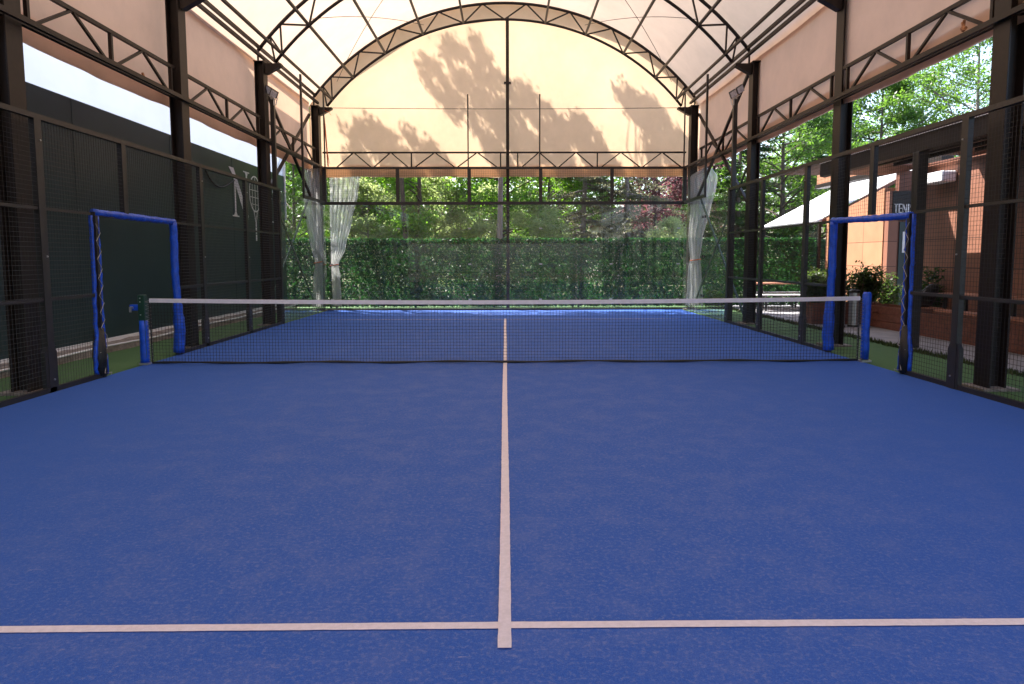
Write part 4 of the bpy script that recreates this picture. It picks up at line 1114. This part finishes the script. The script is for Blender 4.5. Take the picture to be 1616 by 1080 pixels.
# ------------------------------------------------------------------ trees
def grow(seed, H, trunk_r, base_frac, spread, n_limbs, lean=(0, 0), up=.5, kind='broad'):
    """trunk + limbs; returns MB, list of (point, radius) foliage clump centres"""
    rr = random.Random(seed); b = MB(); cl = []
    n = 12; tp = []
    bend = [rr.uniform(-.25, .25) for _ in range(4)]
    def trunk(t):
        return Vector((lean[0] * t ** 1.3 + bend[0] * math.sin(t * 3 + bend[1] * 9) * H * .04, lean[1] * t ** 1.3 + bend[2] * math.sin(t * 3.4 + bend[3] * 9) * H * .04, H * t * (.97 if kind != 'conifer' else 1)))
    b.tube([trunk(i / n) for i in range(n + 1)], [trunk_r * (1 - .88 * (i / n) ** .9) * (1.25 if i == 0 else 1) for i in range(n + 1)], 9)
    for k in range(n_limbs):
        t = base_frac + (1 - base_frac) * ((k + rr.random()) / n_limbs) ** (.9)
        t = min(t, .97); p0 = trunk(t); az_ = rr.uniform(0, 2 * PI) if kind != 'flat' else rr.uniform(0, 2 * PI)
        if kind == 'conifer':
            ln = spread * (1.02 - (t - base_frac) / (1 - base_frac)) * rr.uniform(.7, 1.1) + .25; rise = rr.uniform(-.28, .05)
        elif kind == 'plume':
            ln = spread * math.sin(PI * min(1, .18 + .82 * (t - base_frac) / (1 - base_frac))) * rr.uniform(.6, 1.1) + .3; rise = rr.uniform(.7, 1.5)
        else:
            ln = spread * (math.sin(PI * (.22 + .75 * (t - base_frac) / (1 - base_frac))) ** .7) * rr.uniform(.6, 1.15); rise = rr.uniform(.1, .9) * up * 1.6
        d = Vector((math.cos(az_), math.sin(az_), rise)); pts = [p0]; m_ = 4
        for i in range(1, m_ + 1):
            q = i / m_
            pts.append(p0 + Vector((d.x, d.y, 0)) * ln * q + Vector((rr.uniform(-.08, .08) * ln, rr.uniform(-.08, .08) * ln, rise * ln * q * (1 - .25 * q if kind != 'conifer' else 1) - (.12 * ln * q * q if kind == 'conifer' else 0))))
        r0 = max(.012, trunk_r * .42 * (1 - t) + .012)
        b.tube(pts, [r0 * (1 - .8 * i / m_) for i in range(m_ + 1)], 5, False)
        if kind == 'conifer':
            for i in range(1, m_ + 1):
                cl.append((pts[i], .16 + .10 * ln, Vector((d.x, d.y, -.2)), .12))
        else:
            for i in range(2, m_ + 1):
                cl.append((pts[i], rr.uniform(.32, .6) * (.55 + .16 * spread), None, .7))
            # secondary twigs
            for j in range(2):
                s0 = pts[2 + j]; a2 = az_ + rr.choice((-1, 1)) * rr.uniform(.5, 1.2); l2 = ln * rr.uniform(.3, .55)
                e = s0 + Vector((math.cos(a2) * l2, math.sin(a2) * l2, rise * l2 * .8 + .1)); b.tube([s0, (s0 + e) / 2 + Vector((0, 0, .05)), e], [r0 * .4, r0 * .25, r0 * .1], 4, False)
                cl.append((e, rr.uniform(.3, .55) * (.55 + .16 * spread), None, .7))
    cl.append((trunk(.99), .3, None, 1.0))
    return b, cl

def crown_pts(cl, n, seed):
    g = np.random.RandomState(seed); wts = np.array([c[1] ** 1.6 for c in cl]); wts /= wts.sum()
    cnt = g.multinomial(n, wts * g.uniform(.35, 1.0, len(cl)) / (wts * 1).sum() / 1.0 if False else wts); out = []
    for (p, r_, d, fl), c in zip(cl, cnt):
        if c == 0: continue
        v = g.normal(size=(c, 3)) * r_ * .55; v[:, 2] *= fl
        if d is not None:
            dd = np.array(d); dd = dd / np.linalg.norm(dd); v += dd * g.normal(size=(c, 1)) * r_ * .6
        # scoop each clump so that light comes through between clumps
        out.append(np.array(p) + v)
    return np.concatenate(out)

PROTO = {}
def make_tree(key, seed, H, trunk_r, base, spread, limbs, leaves, leaf, lm, bm, kind='broad', lean=(0, 0), up=.5):
    b, cl = grow(seed, H, trunk_r, base, spread, limbs, lean, up, kind)
    root = bpy.data.objects.new(key, None); COL.objects.link(root); root.empty_display_size = .2
    b.build('trunk', M[bm], root, True)
    obj_from(foliage_mesh('crown', crown_pts(cl, leaves, seed), leaf, seed), 'crown', M[lm], root)
    return root
used = {}
def tree(key, params, x, y, label, group, scale=1.0, rz=0.0, cat='tree'):
    if key not in PROTO:
        PROTO[key] = make_tree(key.split('/')[0], *params); o = PROTO[key]
        o.location = (x, y, -.06); o.rotation_euler = (0, 0, rz); o.scale = (scale,) * 3
    else:
        o = copy_tree(PROTO[key], (x, y, -.06), rz, scale)
    return tag(o, label, cat, group)

TALL = 'tall trees whose crowns throw shadows on the far gable'
# their crowns stand well above the gable; the branches lean the way the wind-combed shadows lie
PA = [(-2.41, 6.96), (-2.11, 7.08), (-1.77, 6.87), (-1.75, 6.58), (-1.53, 6.39), (-1.3, 6.58), (-1.72, 7.06), (-1.69, 7.49), (-1.37, 7.59), (-1.07, 7.39), (-0.88, 7.06), (-0.76, 6.87), (-0.93, 7.25), (-0.93, 7.54), (-0.58, 7.61), (-0.53, 7.35), (-0.29, 6.82), (0.06, 6.39), (0.35, 6.56), (0.7, 6.34), (0.9, 5.95), (1.34, 5.76), (1.59, 5.37), (2.19, 5.47), (2.49, 5.17), (2.8, 4.78), (3.0, 4.49), (3.41, 3.87), (2.9, 3.2), (0.6, 3.1), (-0.1, 3.8), (-0.35, 4.15), (-0.5, 4.44), (-0.75, 4.88), (-1.04, 5.13), (-1.49, 5.42), (-1.83, 5.86), (-2.17, 6.24), (-2.36, 6.72)]
PB = [(3.13, 6.14), (3.58, 6.1), (3.83, 5.9), (4.18, 5.95), (4.48, 5.56), (4.74, 5.27), (5.09, 4.98), (5.4, 4.63), (5.61, 4.29), (5.47, 3.87), (5.12, 3.87), (4.76, 4.39), (4.5, 4.83), (4.7, 4.39), (4.5, 3.6), (4.2, 3.6), (4.1, 4.29), (3.89, 4.98), (3.69, 5.37), (3.39, 5.56)]
PC = [(-4.41, 5.57), (-3.97, 5.32), (-3.57, 5.42), (-3.18, 5.18), (-2.99, 4.84), (-2.63, 5.08), (-2.39, 4.79), (-1.94, 4.59), (-1.7, 4.3), (-1.2, 3.6), (-3.6, 3.3), (-4.5, 3.88), (-4.54, 4.47), (-4.18, 4.79), (-4.67, 5.08), (-4.02, 5.08)]
def inside(P, x, z):
    c = np.zeros(len(x), bool)
    for (x1, z1), (x2, z2) in zip(P, P[1:] + P[:1]):
        k = ((z1 > z) != (z2 > z)) & (x < (x2 - x1) * (z - z1) / (z2 - z1 + 1e-9) + x1); c ^= k
    return c
def tall_tree(P, n, base, topk, seed, lb, bm='bark', tr=.10, low=None):
    """tree whose high crown fills a leaning ragged outline, about 9 m up-sun of the gable"""
    g = np.random.RandomState(seed); Y0 = 15.0; t0 = (Y0 - 10.34) / .55
    P = [(x, z) for x, z in P]; xs = []; zs = []
    lo = np.min(P, 0); hi = np.max(P, 0)
    fx = g.uniform(2.0, 5.0, (5,)); fp = g.uniform(0, 6.28, (5,))
    d_ = np.array([-.55, .83]); e_ = np.array([.83, .55])
    while len(xs) < n:
        c0 = np.array([g.uniform(lo[0], hi[0]), g.uniform(lo[1] - .1, hi[1])])
        if not inside(P, c0[:1], c0[1:])[0]: continue
        uu = c0 @ e_; vv = c0 @ d_
        if math.sin(uu * 6.5 + fp[0] + 1.2 * math.sin(vv * 1.4 + fp[1])) + .7 * math.sin(uu * 13 + fp[2] + vv) + .5 * math.sin(vv * 5 + fp[3]) < -.95: continue
        m_ = g.randint(10, 34); q = c0 + g.normal(size=(m_, 1)) * d_ * g.uniform(.07, .22) + g.normal(size=(m_, 1)) * e_ * .06
        xs += list(q[:, 0]); zs += list(q[:, 1])
    if low:     # sparse unseen leaf clusters added to dapple the court's sun strip: x range, z range, clusters
        n += low[4] * 14
        xs = xs[:n - low[4] * 14]; zs = zs[:n - low[4] * 14]
        for _ in range(low[4]):
            q = np.array([g.uniform(low[0], low[1]), g.uniform(low[2], low[3])]) + g.normal(size=(14, 2)) * np.array([.16, .05]); xs += list(q[:, 0]); zs += list(q[:, 1])
    xs = np.array(xs[:n]); zs = np.array(zs[:n])
    tt = t0 + g.normal(size=n) * 1.1 + .5 * np.sin(xs * 3 + zs * 2)
    C = np.stack([xs - .50 * tt, 10.34 + .55 * tt, zs + tt], 1)
    root = bpy.data.objects.new('tall_tree', None); COL.objects.link(root); root.location = (*base, -.06); root.empty_display_size = .2
    C -= np.array([base[0], base[1], -.06])
    tag(root, lb, 'tree', TALL)
    mid = C.mean(0); top = C[np.argmax(C[:, 2])]
    b = MB(); pts = []
    for i in range(13):
        q = i / 12; pts.append(Vector((topk * .25 * math.sin(q * 3) * (1 - q) + mid[0] * q ** 2, mid[1] * q ** 2 + .08 * math.sin(q * 7), mid[2] * q)))
    b.tube(pts, [tr * (1 - .6 * i / 12) for i in range(13)], 9)
    for k in g.choice(n, 26, replace=False):
        e = Vector(C[k]); q = min(12, max(6, int(12 * (e.z - 2.2) / mid[2]))); p0 = pts[q]
        b.tube([p0, (p0 + e) / 2 + Vector((g.normal() * .1, g.normal() * .1, -.2)), e], [.03, .018, .006], 5, False)
    b.build('trunk', M[bm], root, True)
    obj_from(foliage_mesh('crown', C, .046, seed), 'crown', M['leaf_mid'], root)
tall_tree(PA, 17500, (-3.35, 15.2), -2.0, 301, 'tall tree with a thin dark leaning trunk behind the second rear pane', low=(-2.2, 2.6, 1.7, 3.3, 210))
tall_tree(PB, 5000, (-.25, 15.4), .5, 302, 'tall tree with a pale trunk just left of the middle post', 'bark_pale', .11, low=(1.5, 4.5, 1.7, 3.3, 90))
tall_tree(PC, 6200, (-6.7, 15.0), .5, 303, 'tall tree half hidden behind the left curtains', low=(-6.5, -2.4, 1.4, 3.6, 420))
def at(u, D): return (u - 800) / 1092 * D
B = {
 'maple': (201, 8.5, .16, .24, 2.9, 30, 17000, .075, 'leaf_bright', 'bark', 'broad', (0, 0), .5),
 'bushy': (202, 6.0, .10, .10, 2.3, 30, 16000, .065, 'leaf_pale', 'bark_pale', 'broad', (0, 0), .4),
 'pine': (203, 11, .17, .10, 3.0, 64, 22000, .055, 'leaf_grey', 'bark_pale', 'conifer'),
 'cedar': (204, 9, .17, .08, 3.2, 54, 20000, .055, 'leaf_pale', 'bark', 'conifer'),
 'plum': (205, 6.5, .12, .25, 1.9, 26, 12000, .06, 'leaf_purple', 'bark', 'broad', (0, 0), .6),
 'evergreen': (206, 12, .2, .06, 3.0, 60, 22000, .07, 'leaf_dark', 'bark', 'conifer'),
 'broad': (207, 12, .22, .22, 3.6, 40, 24000, .085, 'leaf_mid', 'bark', 'broad', (0, 0), .55),
 'airy': (208, 15, .24, .30, 4.2, 46, 15000, .085, 'leaf_mid', 'bark_pale', 'broad', (0, 0), .7),
}
NM = {'maple': 'maple_tree', 'bushy': 'bushy_tree', 'pine': 'pine_tree', 'cedar': 'cedar_tree', 'plum': 'plum_tree', 'evergreen': 'evergreen_tree', 'broad': 'broadleaf_tree', 'airy': 'airy_tree'}
BK = 'trees behind the far hedge'
def T(kind, u, D, lb, sc_=1.0, rz=0.0, grp=BK): tree(NM[kind] + '/' + kind, B[kind], at(u, D), D - 9.63, lb, grp, sc_, rz)
T('maple', 668, 27, 'bright green maple with a leaning trunk, seen through the second rear pane', .95, .4)
T('maple', 790, 30, 'yellow-green maple behind the middle post', 1.05, 2.0)
T('maple', 868, 33, 'bright green maple just right of the middle of the court', 1.0, 3.6)
T('maple', 735, 37, 'bright maple farther back, left of the middle post', 1.1, 5.0)
T('maple', 575, 33, 'bright maple above the left curtain edge', .9, 1.1)
T('cedar', 560, 27, 'pale cedar with flat boughs beside the left curtain', .62, .7)
T('bushy', 612, 29, 'pale bushy tree filling the left rear pane', 1.0, .2)
T('bushy', 690, 31, 'pale bushy tree behind the leaning maple trunk', .9, 1.9)
T('cedar', 712, 34, 'pale cedar with drooping boughs, low behind the third pane', .55, 2.4)
T('bushy', 760, 33, 'pale bushy tree behind the thin white lamp post', .8, 4.0)
T('pine', 925, 30, 'grey feathery pine with a straight pale trunk, right of the middle', .95, .0)
T('pine', 885, 36, 'grey feathery pine set back, right of the middle post', .9, 1.3)
T('pine', 990, 29, 'grey pine with bare side branches near the right curtain', .9, 2.2)
T('bushy', 1055, 27, 'small round light green tree left of the right curtain', .5, 3.0)
T('plum', 1035, 34, 'purple leaved plum tree high behind the right rear pane', 1.25, .5)
T('plum', 1095, 37, 'purple leaved plum tree behind the right curtain', 1.1, 2.5)
T('evergreen', 1110, 36, 'dark evergreen behind the right corner column', .85, .3)
T('evergreen', 1165, 31, 'dark evergreen beside the right floodlight mast', .8, 1.6)
T('pine', 1190, 36, 'grey pine above the awning, left one', .95, 3.3)
T('broad', 1235, 31, 'mid green broadleaf tree above the left tip of the awning', .80, .6)
T('evergreen', 1280, 37, 'dark evergreen behind the second right column', .95, 4.1)
T('broad', 1290, 44, 'large broadleaf tree far back behind the second right column', 1.0, 1.7)
T('broad', 1385, 40, 'dense dark green tree above the clubhouse eave', 1.0, 2.8)
T('airy', 1450, 46, 'airy small leaved tree against the bright sky, left one', .92, .3)
T('airy', 1535, 42, 'airy small leaved tree against the bright sky, right one with forked trunk', 1.05, 2.1)
T('airy', 1640, 46, 'airy tree at the right edge of the photo', 1.0, 4.2)
T('broad', 470, 27, 'green tree in the gap between the green wall and the left curtain', .55, 4.4)
T('maple', 455, 33, 'bright green tree beyond the end of the green wall', .95, 3.0)
T('broad', 520, 38, 'broadleaf tree far back behind the left curtain', .8, 1.0)
T('cedar', 830, 40, 'pale cedar far back behind the middle of the hedge', .8, 5.5)
T('broad', 640, 44, 'dark evergreen far back in the left half', .8, 2.2)
T('broad', 780, 47, 'dark evergreen far back near the middle', .85, .9)
T('evergreen', 950, 46, 'dark evergreen far back in the right half', .8, 5.1)
T('broad', 1070, 48, 'broadleaf tree far back left of the right curtain', .9, .2)

for k, (u, D, sc_, lb) in enumerate([(585, 26, .72, 'pale low bushy tree just above the hedge, beside the left curtain'), (655, 27.5, .62, 'pale low bushy tree just above the hedge, right of the leaning trunk'), (730, 28, .7, 'pale low bushy tree just above the hedge, left of the lamp post'), (850, 28, .62, 'pale low bushy tree just above the hedge, right of the middle post')]):
    T('bushy', u, D, lb, sc_, .8 * k + .3)

# distant wooded bank
g = np.random.RandomState(77); n = 90000
x = g.uniform(-45, 60, n); top = 8 + 1.6 * np.sin(x * .35) + 1.1 * np.sin(x * .9 + 1); z = g.uniform(-.5, 1, n) * 0 + g.uniform(0, 1, n) ** .8 * top
y = 40 + 2.0 * np.sin(x * .5) + g.normal(size=n) * 1.2 + z * .25
me = foliage_mesh('distant_wood', np.stack([x, y, z], 1), .17, 78); o = obj_from(me, 'distant_wood', M['leaf_mid'])
tag(o, 'far green wood closing the view behind the trees', 'wood', kind='stuff')
b = MB(); nseg = 60; vs = []
for i in range(nseg + 1):
    x_ = -60 + 140 * i / nseg
    for (yy, zz) in ((30, -.07), (42, .8), (52, 3.2), (70, 6.0), (95, 7.0)):
        vs.append((x_, yy, zz + (.4 * math.sin(x_ * .2 + yy) if zz > 0 else 0)))
b.add(vs, [(5 * i + k, 5 * i + 5 + k, 5 * i + 6 + k, 5 * i + 1 + k) for i in range(nseg) for k in range(4)])
tag(b.build('hillside', M['earth'], None, True), kind='structure')

# pale house and lamp post beyond the hedge
hs = empty('house', (at(1000, 41), 31.5, 0), 'small pale rendered house glimpsed behind the right rear pane', 'house')
b = MB(); b.box(-2.0, 0, -.1, 2.0, 4, 3.4); b.build('wall', M['render_pale'], hs)
b = MB(); b.prism([(-2.3, 3.4), (2.3, 3.4), (0, 4.6)], 'Y', -.3, 4.3); b.build('roof', M['siding_dark'], hs)
w_ = MB(); w_.box(-.9, -.03, 1.2, -.1, -.004, 2.5); w_ = w_.build('window', M['glass'], hs)
b = MB(); b.box(-.96, -.05, 1.14, -.04, -.031, 1.2); b.box(-.96, -.05, 2.5, -.04, -.031, 2.56); b.box(-.52, -.05, 1.2, -.48, -.031, 2.5); b.build('frame', M['white'], w_)
lp2 = empty('lamp_post', (at(770, 31), 21.4, 0), 'thin white lamp post behind the hedge, left of the middle', 'lamp post')
b = MB(); b.tube([(0, 0, -.06), (0, 0, 3.1)], [.05, .035], 8); b.build('pole', M['white'], lp2)
b = MB(); b.tube([(0, 0, 3.1), (0, 0, 3.16), (0, 0, 3.2)], [.05, .13, .04], 10); b.build('lamp_head', M['white'], lp2)
